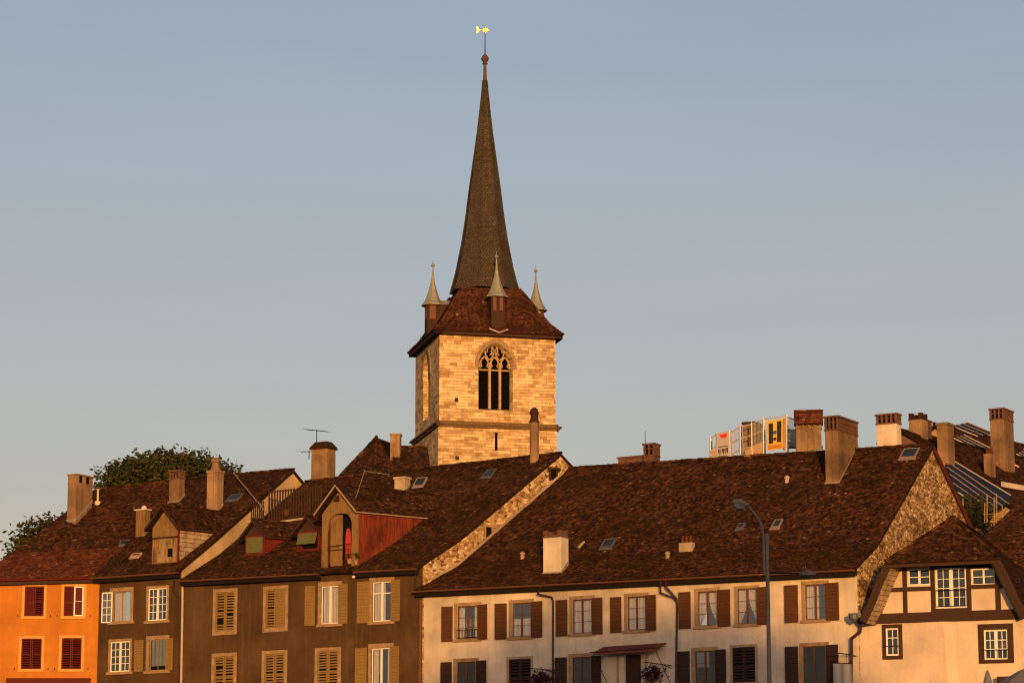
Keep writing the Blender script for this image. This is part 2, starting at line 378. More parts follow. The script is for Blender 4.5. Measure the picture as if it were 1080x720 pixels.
# ------------------------------------------------------------------ roofs
class Roof:
    """a curved roof surface between four corners: eave left, eave right, ridge right, ridge left"""
    def __init__(s, el, er, rr, rl, kick=0.0, kv=.18):
        s.el, s.er, s.rr, s.rl, s.kick, s.kv = el, er, rr, rl, kick, kv
        nn = (er - el).cross(rl - el)
        s.n = nn.normalized() if nn.z > 0 else -nn.normalized()
    def p(s, a, v):
        q = s.el.lerp(s.er, a).lerp(s.rl.lerp(s.rr, a), v)
        k = v / s.kv if v < s.kv else (1 - v) / (1 - s.kv)
        return q - Z * (s.kick * k)
    def hit(s, px, py):
        r = ray(px, py).normalized(); best = None
        for i in range(-3, 15):
            for j in range(-2, 16):
                q = [s.p(i / 12, j / 12), s.p((i + 1) / 12, j / 12), s.p((i + 1) / 12, (j + 1) / 12), s.p(i / 12, (j + 1) / 12)]
                for t in ((q[0], q[1], q[2]), (q[0], q[2], q[3])):
                    h = intersect_ray_tri(t[0], t[1], t[2], r, CAM, True)
                    if h: best = h if best is None or (h - CAM).length < (best - CAM).length else best
        if best is None:
            k = (s.el - CAM).dot(s.n) / r.dot(s.n); best = CAM + r * k
        return best
    def height(s, P):                        # roof height under/over a plan point
        best = None
        for i in range(-4, 16):
            for j in range(-3, 20):
                q = [s.p(i / 12, j / 12), s.p((i + 1) / 12, j / 12), s.p((i + 1) / 12, (j + 1) / 12), s.p(i / 12, (j + 1) / 12)]
                for t in ((q[0], q[1], q[2]), (q[0], q[2], q[3])):
                    h = intersect_ray_tri(t[0], t[1], t[2], V((0, 0, -1)), V((P.x, P.y, 200)), True)
                    if h: return h.z
        return s.el.z
    def tile(s, mb, tw=.155, ex=.145, lift=.036, va=0.0, vb=1.0, jit=1.0, aa=0.0, ab=1.0, hole=None):
        rnd = random.random
        ls = ((s.rl.lerp(s.rr, .5)) - (s.el.lerp(s.er, .5))).length * (vb - va)
        nv = max(2, round(ls / ex)); n = s.n
        for j in range(nv):
            v0 = va + (vb - va) * j / nv; v1 = va + (vb - va) * (j + 1.12) / nv
            v1 = min(v1, 1.0)
            L0 = s.p(aa, v0); R0 = s.p(ab, v0); L1 = s.p(aa, v1); R1 = s.p(ab, v1)
            na = max(2, round((R0 - L0).length / tw)); off = .5 * (j % 2)
            rowj = (rnd() - .5) * .012
            for i in range(na + (j % 2)):
                a0 = max(0, (i - off) / na); a1 = min(1, (i + 1 - off) / na)
                if a1 - a0 < .02 / na: continue
                a1 -= .06 / na
                if hole and hole((a0 + a1) / 2, v0): continue
                h0 = lift * (.75 + .6 * rnd() * jit) + rowj; sl = (rnd() - .5) * .026 * jit
                t = rnd()
                up0 = n * (h0 + sl); up1 = n * (h0 - sl)
                p0 = L0.lerp(R0, a0); p1 = L0.lerp(R0, a1); p2 = L1.lerp(R1, a1); p3 = L1.lerp(R1, a0)
                if rnd() < .03 * jit: d_ = (p0 - p3) * (.1 + .15 * rnd()); p0 = p0 + d_; p1 = p1 + d_
                q0 = p0 + up0; q1 = p1 + up1
                mb.face([q0, q1, p2 + n * .006, p3 + n * .006], t)
                mb.face([p0 - n * .01, p1 - n * .01, q1, q0], min(.97, t * .8 + .3 * rnd()))
        s.slab(mb, va, vb, aa, ab)
    def slab(s, mb, va=0, vb=1, aa=0, ab=1, th=.14, ga=6, gv=12):
        n = s.n
        g = [[s.p(aa + (ab - aa) * i / ga, va + (vb - va) * j / gv) for i in range(ga + 1)] for j in range(gv + 1)]
        for j in range(gv):
            for i in range(ga):
                q = [g[j][i], g[j][i + 1], g[j + 1][i + 1], g[j + 1][i]]
                mb.face([x - n * .004 for x in q], .1); mb.face([x - n * th for x in q[::-1]], .1)
        for j in range(gv):
            for i, fl in ((0, 1), (ga, 0)):
                q = [g[j][i] - n * .004, g[j + 1][i] - n * .004, g[j + 1][i] - n * th, g[j][i] - n * th]
                mb.face(q if fl else q[::-1], .15)
        for i in range(ga):
            for j, fl in ((0, 0), (gv, 1)):
                q = [g[j][i] - n * .004, g[j][i + 1] - n * .004, g[j][i + 1] - n * th, g[j][i] - n * th]
                mb.face(q if fl else q[::-1], .15)
def ridge_tiles(mb, p0, p1, r=.13, step=.38, jit=1.0):
    d = p1 - p0; n = max(1, round(d.length / step)); e = d.normalized(); sd_ = e.cross(Z).normalized(); up = sd_.cross(e)
    for i in range(n):
        a = p0 + d * (i / n); b = p0 + d * ((i + 1.1) / n)
        ra = r * (1.0 + .12 * random.random() * jit); rb = r * .86; dz = Z * ((random.random() - .5) * .035 * jit)
        t = random.random(); m = 6
        A = [a + dz + sd_ * math.cos(math.pi * k / m) * ra + up * (math.sin(math.pi * k / m) * ra - .03) for k in range(m + 1)]
        B = [b + dz + sd_ * math.cos(math.pi * k / m) * rb + up * (math.sin(math.pi * k / m) * rb - .03) for k in range(m + 1)]
        for k in range(m): mb.face([A[k], B[k], B[k + 1], A[k + 1]], t)
        mb.face(A, t * .5); mb.face(B[::-1], t * .5)

# ------------------------------------------------------------------ walls and openings
def wall_panel(mb, f, s0, s1, z0, ztop, holes, d=0.0, reveal=.22, cell=2.5):
    """front wall as a sheet with rectangular openings and their reveals; ztop is a function of s"""
    ss = {s0, s1}; zs = {z0}
    for h in holes: ss |= {h[0], h[1]}; zs |= {h[2], h[3]}
    ss = sorted(x for x in ss if s0 <= x <= s1); zs = sorted(zs)
    for i in range(len(ss) - 1):
        a, b = ss[i], ss[i + 1]; m = (a + b) / 2
        for j in range(len(zs)):
            lo = zs[j]; hi = zs[j + 1] if j + 1 < len(zs) else None
            if hi is not None and any(h[0] < m < h[1] and h[2] < (lo + hi) / 2 < h[3] for h in holes): continue
            ha, hb = (hi, hi) if hi is not None else (ztop(a), ztop(b))
            mb.face([f.pt(a, d, lo), f.pt(b, d, lo), f.pt(b, d, hb), f.pt(a, d, ha)])
    for a, b, lo, hi in holes:
        P = lambda s_, dd, z_: f.pt(s_, dd, z_)
        e = d - reveal
        mb.face([P(a, d, lo), P(a, d, hi), P(a, e, hi), P(a, e, lo)]); mb.face([P(b, d, hi), P(b, d, lo), P(b, e, lo), P(b, e, hi)])
        mb.face([P(a, d, hi), P(b, d, hi), P(b, e, hi), P(a, e, hi)]); mb.face([P(b, d, lo), P(a, d, lo), P(a, e, lo), P(b, e, lo)])
def fbox(mb, f, s0, s1, z0, z1, d0, d1):
    mb.box(f.pt(s0, d0, z0), f.u * (s1 - s0), Z * (z1 - z0), f.n * (d1 - d0))
def surround(mb, f, r, wd=.2, d=.035, sill=True, lint=None, side=True, sillw=.06):
    a, b, lo, hi = r; lint = wd if lint is None else lint
    if side:
        fbox(mb, f, a - wd, a - .002, lo, hi, -.1, d); fbox(mb, f, b + .002, b + wd, lo, hi, -.1, d)
    fbox(mb, f, a - wd, b + wd, hi + .002, hi + lint, -.1, d + .012)
    if sill: fbox(mb, f, a - wd - sillw, b + wd + sillw, lo - .17, lo - .002, -.1, d + .07)
def casement(mb, f, r, cols=2, rows=3, fr=.055, mun=.022, d=-.1, mid=.09):
    a, b, lo, hi = r
    dd = d + .05
    fbox(mb, f, a, a + fr, lo, hi, d, dd); fbox(mb, f, b - fr, b, lo, hi, d, dd)
    fbox(mb, f, a + fr, b - fr, lo, lo + fr, d, dd); fbox(mb, f, a + fr, b - fr, hi - fr, hi, d, dd)
    if mid:
        c = (a + b) / 2; fbox(mb, f, c - mid / 2, c + mid / 2, lo + fr, hi - fr, d - .004, dd + .012)
        halves = ((a + fr, c - mid / 2), (c + mid / 2, b - fr))
    else: halves = ((a + fr, b - fr),)
    for x0, x1 in halves:
        for k in range(1, cols if not mid else cols // 2):
            x = x0 + (x1 - x0) * k / (cols if not mid else cols // 2); fbox(mb, f, x - mun / 2, x + mun / 2, lo + fr, hi - fr, d + .012, dd - .004)
        for k in range(1, rows):
            z = lo + fr + (hi - lo - 2 * fr) * k / rows; fbox(mb, f, x0, x1, z - mun / 2, z + mun / 2, d + .014, dd - .002)
def shutter_mb(mb, f, s0, s1, z0, z1, d0, slats=9, gap=True, bar=True, ang=1.7, fr=.07, skip=(), back=True):
    d1 = d0 + .045
    fbox(mb, f, s0, s0 + fr, z0, z1, d0, d1); fbox(mb, f, s1 - fr, s1, z0, z1, d0, d1)
    fbox(mb, f, s0 + fr, s1 - fr, z0, z0 + fr, d0, d1); fbox(mb, f, s0 + fr, s1 - fr, z1 - fr, z1, d0, d1)
    zs = (z0 + fr, z1 - fr)
    if bar:
        zm = (z0 + z1) / 2 - .05; fbox(mb, f, s0 + fr, s1 - fr, zm - .045, zm + .045, d0, d1)
    h = (zs[1] - zs[0]) / slats
    for k in range(slats):
        if k in skip: continue
        zz = zs[0] + h * (k + .5)
        if bar and abs(zz - zm) < .08: continue
        fill = .62 if gap else 1.02
        c = f.pt((s0 + s1) / 2, (d0 + d1) / 2, zz + (random.random() - .5) * .01)
        mb.cbox(c, f.u * (s1 - s0 - 2 * fr), (Z * .95 * fill * h + f.n * (-.03 * ang)), f.n * .012 + Z * .004)
    if not gap or back: fbox(mb, f, s0 + fr, s1 - fr, zs[0], zs[1], d0 + .002, d0 + .008)
def shutter(f, parent, mt, s0, s1, z0, z1, d=.05, slats=9, gap=True, lab=None, bar=True, skip=(), opened=0, fr=.07, back=True):
    mb = MB(); ff = f
    if opened:                               # swung out on its hinge
        ang = math.atan2(-f.u.y, f.u.x)
        hinge = f.pt(s0 if opened > 0 else s1, .06, 0)
        ff = Frame(hinge, ang + abs(opened) * (1 if opened > 0 else -1)); w_ = s1 - s0
        shutter_mb(mb, ff, *((0, w_) if opened > 0 else (-w_, 0)), z0, z1, 0, slats, gap, bar, skip=skip)
    else:
        shutter_mb(mb, f, s0, s1, z0, z1, d, slats, gap, bar, skip=skip, fr=fr, back=back)
    o = mb.build('shutter', mt, parent)
    if lab: o['label'] = lab
    return o
def pane(f, parent, r, d=-.075, mt='glass'):
    mb = MB(); a, b, lo, hi = r
    fbox(mb, f, a + .03, b - .03, lo + .03, hi - .03, d - .004, d + .002); return mb.build('pane', M[mt], parent)
def curtains(f, parent, r, style='full', d=-.26):
    a, b, lo, hi = r; mb = MB(); n = 22
    last = []
    def sheet(x0f, x1f):
        mb = MB()
        rows = 8
        for j in range(rows):
            for i in range(n):
                def q(ii, jj):
                    t = ii / n; y = jj / rows; x0, x1 = x0f(y), x1f(y)
                    x = x0 + (x1 - x0) * t
                    return f.pt(x, d + .025 * math.sin(t * n * 1.5) + .012 * math.sin(t * 43 + y * 3), lo + (hi - lo) * y)
                mb.face([q(i, j), q(i + 1, j), q(i + 1, j + 1), q(i, j + 1)])
        last.append(mb.build('curtain', M['curtain'], parent))
    W_ = b - a; c = (a + b) / 2
    if style == 'full': sheet(lambda y: a, lambda y: b)
    elif style == 'tied':                    # drawn apart towards the bottom
        sheet(lambda y: a, lambda y: a + W_ * (.06 + .44 * max(0.0, min(1, (y - .08) / .6)) ** .7))
        sheet(lambda y: b - W_ * (.06 + .44 * max(0.0, min(1, (y - .08) / .6)) ** .7), lambda y: b)
    elif style == 'left': sheet(lambda y: a, lambda y: a + W_ * .6)
    elif style == 'sides':
        sheet(lambda y: a, lambda y: a + W_ * .27); sheet(lambda y: b - W_ * .27, lambda y: b)
    elif style == 'half':
        hi = lo + (hi - lo) * .55; sheet(lambda y: a, lambda y: b)
    return last

# ------------------------------------------------------------------ chimneys
def frame_at(P, ang): return Frame(P, ang)
def chimney(house, P, ztop, wu, wb, ang, style='slab', mt='chim', base_drop=1.6, name='chimney', capm=None, capz=None, flash=False):
    """P: front left foot on the roof; wu along the front face, wb deep"""
    f = Frame(P, ang); mb = MB(); z0 = P.z - base_drop
    cap = MB(); g = .05
    capz = capz if capz is not None else .55
    def blk(m, e, za, zb, e2=None):
        m.box(f.pt(-e, e, za), f.u * (wu + 2 * e), Z * (zb - za), f.b * (wb + 2 * e))
    if style == 'slab':
        blk(mb, 0, z0, ztop - .14); blk(cap, .06, ztop - .14, ztop); cm = capm or mt
    elif style == 'brick':                   # rendered shaft, brick head with dark smoke openings, overhanging cap
        blk(mb, 0, z0, ztop - capz)
        b0 = ztop - capz; cm = capm or 'brick'
        blk(cap, .045, b0, b0 + .08); blk(cap, .07, ztop - .1, ztop)
        h0, h1 = b0 + .08, ztop - .1
        nn = max(2, round(wu / .32)); mm = max(2, round(wb / .32)); pw = .10
        dk = MB(); blk(dk, -.09, h0 - .02, h1 + .02)
        for face in range(4):
            k_ = nn if face < 2 else mm; ln = wu if face < 2 else wb
            for i in range(k_ + 1):
                x = (ln - pw) * i / k_
                if face == 0: cap.box(f.pt(x, .02, h0), f.u * pw, Z * (h1 - h0), f.b * .13)
                if face == 1: cap.box(f.pt(x, -wb + .11, h0), f.u * pw, Z * (h1 - h0), f.b * .13)
                if face == 2: cap.box(f.pt(-.02, -x, h0 + .003), f.u * .13, Z * (h1 - h0 - .006), f.b * pw)
                if face == 3: cap.box(f.pt(wu - .11, -x, h0 + .003), f.u * .13, Z * (h1 - h0 - .006), f.b * pw)
        blk(cap, .03, h0 + (h1 - h0) * .55, h0 + (h1 - h0) * .55 + .05)
    elif style == 'tilegable':               # tiled saddle over a slotted head
        blk(mb, 0, z0, ztop - capz); b0 = ztop - capz; cm = 'tile_red'
        blk(mb, .06, b0, b0 + .09)
        for x in (0, .25, .5, .75, 1): mb.box(f.pt((wu - .12) * x, 0, b0 + .09), f.u * .12, Z * .22, f.b * .12); mb.box(f.pt((wu - .12) * x, -wb + .12, b0 + .09), f.u * .12, Z * .22, f.b * .12)
        blk(mb, -.16, b0 + .09, b0 + .31)
        e = .12; za = b0 + .31
        for sgn in (0, 1):
            A = f.pt(-e, e if sgn == 0 else -wb - e, za); B = f.pt(wu + e, e if sgn == 0 else -wb - e, za)
            Cc = f.pt(wu + e, -wb / 2, ztop); D = f.pt(-e, -wb / 2, ztop)
            r_ = Roof(A, B, Cc, D); r_.tile(cap, .2, .2)
        cap.prism([f.pt(0, 0, za), f.pt(0, -wb, za), f.pt(0, -wb / 2, ztop - .1)], f.u * wu)
        ridge_tiles(cap, f.pt(-e, -wb / 2, ztop), f.pt(wu + e, -wb / 2, ztop), .11, .25)
    elif style == 'flare':
        blk(mb, 0, z0, ztop - .5); cm = capm or 'tile_old'
        p = lambda e, z: [f.pt(-e, e, z), f.pt(wu + e, e, z), f.pt(wu + e, -wb - e, z), f.pt(-e, -wb - e, z)]
        a, b, c = p(.1, ztop - .5), p(.1, ztop - .38), p(-.16, ztop)
        cap.face(a[::-1]); cap.face(c)
        for lo, hi in ((a, b), (b, c)):
            for i in range(4): cap.face([lo[i], lo[(i + 1) % 4], hi[(i + 1) % 4], hi[i]])
    elif style == 'dome':
        n_ = 14; c = f.pt(wu / 2, -wb / 2, 0); r_ = (wu + wb) / 4
        mb.lathe(V((c.x, c.y, 0)), [(r_ * 1.03, z0), (r_, ztop - .95)], n_); cm = capm or 'tile_old'
        cap.lathe(V((c.x, c.y, 0)), [(r_ * 1.1, ztop - .95), (r_ * 1.1, ztop - .85), (r_ * .98, ztop - .84), (r_ * .98, ztop - .72), (r_ * .82, ztop - .71), (r_ * .82, ztop - .42), (r_ * 1.0, ztop - .41), (r_ * 1.0, ztop - .3), (r_ * .75, ztop - .1), (r_ * .3, ztop)], n_)
    elif style == 'taper':
        n_ = 4; cm = capm or mt
        blk(mb, 0, z0, ztop - 1.0); blk(mb, .05, ztop - 1.0, ztop - .85)
        c = f.pt(wu / 2, -wb / 2, 0); r_ = min(wu, wb) / 2
        cap.lathe(V((c.x, c.y, 0)), [(r_ * 1.25, ztop - .85), (r_ * .85, ztop - .6), (r_ * .8, ztop - .32), (r_ * 1.0, ztop - .3), (r_ * 1.0, ztop - .15), (r_ * .7, ztop)], 14)
    elif style == 'slots':                   # rendered head with two square openings in the long side, thin slab on top
        b0 = ztop - .62; cm = capm or mt
        blk(mb, 0, z0, b0); blk(mb, .04, b0, b0 + .05)
        blk(cap, .07, ztop - .1, ztop); dk = MB(); blk(dk, -.1, b0 + .02, ztop - .05)
        for yy in (0, .42, .84): cap.box(f.pt(0, -(wb - wb * .16) * yy / .84, b0 + .05), f.u * wu, Z * (.47), f.b * wb * .16)
    elif style == 'merlon':                  # four corner stubs, open between them
        b0 = ztop - .42; cm = capm or 'brick'
        blk(mb, 0, z0, b0); blk(cap, .03, b0, b0 + .06)
        for xx in (0, 1):
            for yy in (0, 1):
                q = min(wu, wb) * .3; cap.box(f.pt((wu - q) * xx, -(wb - q) * yy, b0 + .06), f.u * q, Z * .36, f.b * q)
        blk(cap, -.2, b0 + .06, b0 + .2)
    elif style == 'pots':
        b0 = ztop - .45; cm = 'tile_red'
        blk(mb, 0, z0, b0)
        for xx in (.2, .5, .8): cap.lathe(f.pt(wu * xx, -wb / 2, b0), [(.11, 0), (.09, .3 + .1 * xx), (.12, .32 + .1 * xx), (.12, .4)], 9)
    o = mb.build(name, M[mt] if isinstance(mt, str) else mt, house)
    if style in ('slots', 'brick'): dk.build('flue_shade_block', M['dark_room'], o)  # near-black core paints the darkness inside the head openings
    if flash:                                 # lead flashing at the foot
        fl = MB(); fl.box(f.pt(-.06, .0, P.z - .12), f.u * (wu + .12), Z * .2, f.n * .05)
        k = wb * .88; fl.prism([f.pt(wu, 0, P.z - .1), f.pt(wu, -wb, P.z - .1 + k), f.pt(wu, -wb, P.z + .1 + k), f.pt(wu, 0, P.z + .1)], f.u * .04)
        fl.build('flashing', M['flash'], o)
    if cap.v: cap.build('chimney_cap', M[cm], o)
    return o
def chimney_px(house, roof, xl, xc, xr, ybase, ytop, style, mt='chim', ang=ANG, P=None, **kw):
    """xl..xc is the front face in the photograph, xc..xr the right side"""
    P = P or roof.hit(xl, ybase)
    sc_ = (P - CAM).dot(FW) / FPX
    r = ray(xl, ytop); k = (P.y - CAMZ * 0) / r.y; zt = CAMZ + r.z * k
    va = math.atan2((xl - 540), FPX)          # sight line angle here
    wu = (xc - xl) * sc_ / max(.2, math.cos(ang - va)); wb = max(.35, (xr - xc) * sc_ / max(.2, math.sin(ang - va)))
    if xr - xc < 2: wb = wu * .8
    kw.setdefault('flash', roof is not None and style not in ('dome', 'pots'))
    return chimney(house, P, zt, wu, wb, ang, style, mt, **kw)
def skylight(house, roof, x, y, w_, h_, name='skylight', framem='zinc', up=.1, tilt=0.0, glassm='skylight'):
    P = roof.hit(x, y); a = (roof.er - roof.el).normalized(); b = (roof.rl.lerp(roof.rr, .5) - roof.el.lerp(roof.er, .5)).normalized()
    n = a.cross(b).normalized(); n = n if n.z > 0 else -n
    b = n.cross(a).normalized(); n2 = n
    if tilt: b = (b * math.cos(tilt) + n * math.sin(tilt)).normalized(); n2 = a.cross(b).normalized(); n2 = n2 if n2.z > 0 else -n2
    fr = MB(); t = .06
    fr.box(P, a * t, b * h_, n2 * (up + .02)); fr.box(P + a * (w_ - t), a * t, b * h_, n2 * (up + .02)); fr.box(P + a * t, a * (w_ - 2 * t), b * t, n2 * (up + .018)); fr.box(P + a * t + b * (h_ - t), a * (w_ - 2 * t), b * t, n2 * (up + .018))
    fr.box(P - b * .18 - a * .05, a * (w_ + .1), b * .16, n * .07)
    o = fr.build(name, M[framem], house)
    g = MB(); g.box(P + a * t + b * t, a * (w_ - 2 * t), b * (h_ - 2 * t), n2 * up); g.build('pane', M[glassm], o)
    return o
def eave_gutter(house, roof, mt='gutter', r=.11, a0=0.0, a1=1.0, fas=.36, name='gutter', fm='eave_shade', drop=.06):
    mb = MB(); n = 10
    out = (-F.b if roof is None else V((roof.el - roof.rl).xy.to_3d())).normalized()
    pts = [roof.p(a0 + (a1 - a0) * i / n, 0) - Z * drop + out * .07 for i in range(n + 1)]
    m = 6
    for i in range(n):
        e = (pts[i + 1] - pts[i]); sd_ = e.normalized().cross(Z).normalized()
        A = [pts[i] + sd_ * math.cos(math.pi * (1 + k / m)) * r + Z * math.sin(math.pi * (1 + k / m)) * r for k in range(m + 1)]
        B = [p + e for p in A]
        for k in range(m): mb.face([A[k], B[k], B[k + 1], A[k + 1]])
        A2 = [pts[i] + (p - pts[i]) * .85 for p in A]
        for k in range(m): mb.face([A2[k], A2[k + 1], A2[k + 1] + e, A2[k] + e])
        if i % 2 == 0: mb.box(pts[i] - sd_ * r * 1.1 - Z * r * 1.12, e.normalized() * .03, sd_ * r * 2.2, Z * .02)
    g = mb.build(name, M[mt], house)
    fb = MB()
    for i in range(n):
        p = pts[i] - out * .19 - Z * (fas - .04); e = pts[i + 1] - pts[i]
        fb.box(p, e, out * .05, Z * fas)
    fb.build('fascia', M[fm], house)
    return g
def downpipe(house, pts, r=.055, mt='gutter', n=8, name='downpipe'):
    mb = MB(); mb.path(pts, r, n)
    a = pts[-2]; b = pts[-1]; k = max(1, int((a - b).length / 2.0))
    for i in range(k):
        p = a.lerp(b, (i + .5) / k); mb.tube(p - Z * .03, p + Z * .03, r * 1.35, n=n)
    return mb.build(name, M[mt], house, smooth=True)
def foliage(mb, c, rad, n, size, squash=(1, 1, 1), clumps=14, fill=.35, tint=(0, 1), flat_=.6, cr=(.2, .42)):
    cs = []
    for k in range(clumps):
        while True:
            d = V((random.uniform(-1, 1), random.uniform(-1, 1), random.uniform(-.7, 1)))
            if .45 < d.length < 1: break
        cs.append((V((d.x * squash[0], d.y * squash[1], d.z * squash[2])) * rad * .8, rad * random.uniform(*cr), random.uniform(0, .6)))
    for i in range(n // 5):                  # loose outer twigs that break the outline
        d = V((random.gauss(0, 1), random.gauss(0, 1), random.gauss(.2, 1))).normalized() * random.uniform(.75, 1.08)
        p = c + V((d.x * squash[0], d.y * squash[1], d.z * squash[2])) * rad
        for q in range(3):
            a = V((random.uniform(-1, 1), random.uniform(-1, 1), random.uniform(-.6, .6))).normalized(); b = a.cross(V((random.uniform(-1, 1), random.uniform(-1, 1), random.uniform(-1, 1)))).normalized()
            p2 = p + V((random.gauss(0, 1), random.gauss(0, 1), random.gauss(0, 1))) * size * 1.2; s_ = size * random.uniform(.5, 1.1)
            mb.face([p2 - a * s_, p2 + b * s_ * .5, p2 + a * s_, p2 - b * s_ * .5], random.uniform(tint[0], tint[1]))
    for i in range(n):
        o, r_, tt = random.choice(cs)
        while True:
            d = V((random.uniform(-1, 1), random.uniform(-1, 1), random.uniform(-1, 1)))
            if d.length < 1: break
        d = d.normalized() * (d.length ** .5)
        p = c + o + V((d.x * r_, d.y * r_, d.z * r_ * flat_))
        a = V((random.uniform(-1, 1), random.uniform(-1, 1), random.uniform(-.6, .6))).normalized(); b = a.cross(V((random.uniform(-1, 1), random.uniform(-1, 1), random.uniform(-1, 1)))).normalized()
        s_ = size * random.uniform(.6, 1.3)
        mb.face([p - a * s_, p + b * s_ * .5, p + a * s_, p - b * s_ * .5], max(0, min(1, tint[0] + (tint[1] - tint[0]) * (tt + random.uniform(0, .45)))))
    return cs
def tree(name, label, base, c, rad, n, size, squash=(1, 1, 1), group=None, clumps=26, fo='leaf', cat='tree', trunk_r=.35):
    t = thing(name, label, cat, base, group)
    mb = MB(); cs = foliage(mb, c, rad, n, size, squash, clumps, flat_=.6, cr=(.15, .33)); mb.build('crown', M[fo], t)
    tb = MB(); low = c - Z * rad * squash[2] * .55
    tb.tube(base, low, trunk_r, trunk_r * .7, 10)
    for o, r_, _ in cs[:12]: tb.path([low - Z * .3, low.lerp(c + o, .5) + Z * .3, c + o], trunk_r * .4, 6, .04)
    tb.build('trunk', M['bark'], t)
    return t

# ------------------------------------------------------------------ ground
def ground():
    mb = MB(); prof = [(-400, 0), (60, 0), (118, GZ), (600, GZ + 4), (5000, GZ + 4)]
    xs = [-5000, -300, -100, 0, 100, 300, 5000]
    for k in range(len(prof) - 1):
        for i in range(len(xs) - 1):
            (y0, z0), (y1, z1) = prof[k], prof[k + 1]
            mb.face([V((xs[i], y0, z0)), V((xs[i + 1], y0, z0)), V((xs[i + 1], y1, z1)), V((xs[i], y1, z1))])
    mb.face([V((-5000, -5000, 0)), V((5000, -5000, 0)), V((5000, -400, 0)), V((-5000, -400, 0))])
    o = mb.build('ground', M['ground']); o['kind'] = 'structure'
    st = MB(); a = F.pt(-60, 9, GZ + .12); st.prism([F.pt(-70, 9, GZ + .10), F.pt(40, 9, GZ + .10), F.pt(40, 2, GZ + .10), F.pt(-70, 2, GZ + .10)], Z * -.3)
    o = st.build('street', M['street']); o['kind'] = 'structure'
ground()

# ------------------------------------------------------------------ row houses
def mirror_roof(r):
    """back slope: the front slope reflected over its ridge"""
    def m(e, g): return V((2 * g.x - e.x, 2 * g.y - e.y, e.z))
    return Roof(m(r.er, r.rr), m(r.el, r.rl), r.rl, r.rr, r.kick, r.kv)
def gable_wall(house, roof, side, mt, corner, name='gable_wall', th=.4, inset=.12):
    """the wall closing the roof at its right (a=1) or left (a=0) end"""
    a = 1.0 if side > 0 else 0.0; br = mirror_roof(roof); ba = 1 - a
    front = [roof.p(a, v) for v in [.053 + .947 * k / 14 for k in range(15)]]
    back = [br.p(ba, v) for v in [1 - k / 14 for k in range(1, 15)]]
    u = (roof.er - roof.el).normalized(); u.z = 0; u.normalize()
    off = u * (-inset * side) - Z * .17
    pts = [p + off for p in front + back]
    p0 = V((pts[0].x, pts[0].y, GZ)); p1 = V((pts[-1].x, pts[-1].y, GZ))
    mb = MB(); mb.prism([p0] + pts + [p1], u * (-th * side))
    return mb.build(name, M[mt], house)
def row_house(name, label, f, s0, s1, roof, wallm, holes, cat='house', tilem='tile_brown', tiledo=True, skipfront=False, d=0.0):
    h = thing(name, label, cat, f.pt((s0 + s1) / 2, 0, GZ))
    mb = MB()
    za = roof.p(0, .053).z - .14; zb = roof.p(1, .053).z - .14
    ztop = lambda s: za + (zb - za) * (s - s0) / (s1 - s0)
    wall_panel(mb, f, s0, s1, GZ, ztop, holes, d=d)
    back = mirror_roof(roof)
    b0, b1 = back.p(1, .05), back.p(0, .05)
    mb.build('wall', M[wallm], h); mb = MB()
    mb.face([V((b1.x, b1.y, GZ)), V((b0.x, b0.y, GZ)), b0 - Z * .15, b1 - Z * .15]); mb.build('rear_wall', M[wallm], h)
    if tiledo:
        rm = MB(); roof.tile(rm); back.slab(rm); ridge_tiles(rm, roof.p(0, 1) + Z * .03, roof.p(1, 1) + Z * .03)
        rf = rm.build('roof', M[tilem], h)
    return h

# roof surfaces measured from the photograph
W_R = Roof(F.hit(436, 622, -.5), F.hit(902, 599, -.5), F.hit(985, 469, 9), F.hit(600, 494, 9), .6, .27)
G_R = Roof(F.hit(190, 611, -.5), F.hit(440, 598, -.5), F.hit(592, 478, 9), F.hit(322, 508, 9), .35, .3)
S_R = Roof(F.hit(97, 608, -.5), F.hit(188, 602, -.5), F.hit(310, 495, 9), F.hit(200, 505, 9), .1, .3)
cO = F.hit(104, 612); FO = Frame(cO, 0.0)
O_R = Roof(FO.hit(-32, 611, -.5), S_R.el, S_R.rl, FO.hit(100, 516, 7), .3, .33)

def S_(f, px, py, t=0): return f.loc(f.hit(px, py, t))[0]
def win(f, x0, y0, x1, y1): return f.rect(x0, y0, x1, y1)

# ---- white house with the long brown roof
wW = dict(
    u1=win(F, 482.5, 638.7, 504, 673.3), u2=win(F, 540, 635.5, 560, 671), u3=win(F, 604, 631.7, 624, 667.5), u4=win(F, 661.7, 628.7, 681, 664),
    u5=win(F, 736, 623.3, 756, 659.5), u6=win(F, 777.5, 620.3, 798.3, 657.5), u7=win(F, 849, 616, 871, 653),
    l1=win(F, 481.7, 697.5, 501.7, 734), l2=win(F, 536.7, 694.5, 560, 731), l3=win(F, 603.3, 692.5, 623.3, 729), l4=win(F, 659, 690, 676, 745),
    l5=win(F, 733, 686, 754, 723), l6=win(F, 772.5, 682, 796.7, 719), l7=win(F, 847, 681, 871, 736))
W = row_house('white_house', 'long white plastered house with brown shutters under a vast brown tiled roof', F, S_(F, 447, 660), S_(F, 904.6, 640), W_R, 'white_wall', list(wW.values()))
gable_wall(W, W_R, 1, 'rubble', None)
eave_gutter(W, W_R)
shW = {'u1': ((466.7, 478), (504.6, 515)), 'u2': ((523.3, 535), (560.8, 573)), 'u3': ((587.5, 599), (625, 636.3)), 'u4': ((644.7, 656), (681.7, 693.3)),
       'u5': ((717, 729), (757.5, 771.7)), 'u6': (None, (799, 810)), 'u7': ((829, 842.5), (872, 886)),
       'l1': ((466, 477), (503, 514)), 'l3': ((586.7, 598.3), (624.4, 635)), 'l5': ((715.5, 728), (754.8, 766.7)), 'l7': ((829, 842.5), (872, 885))}
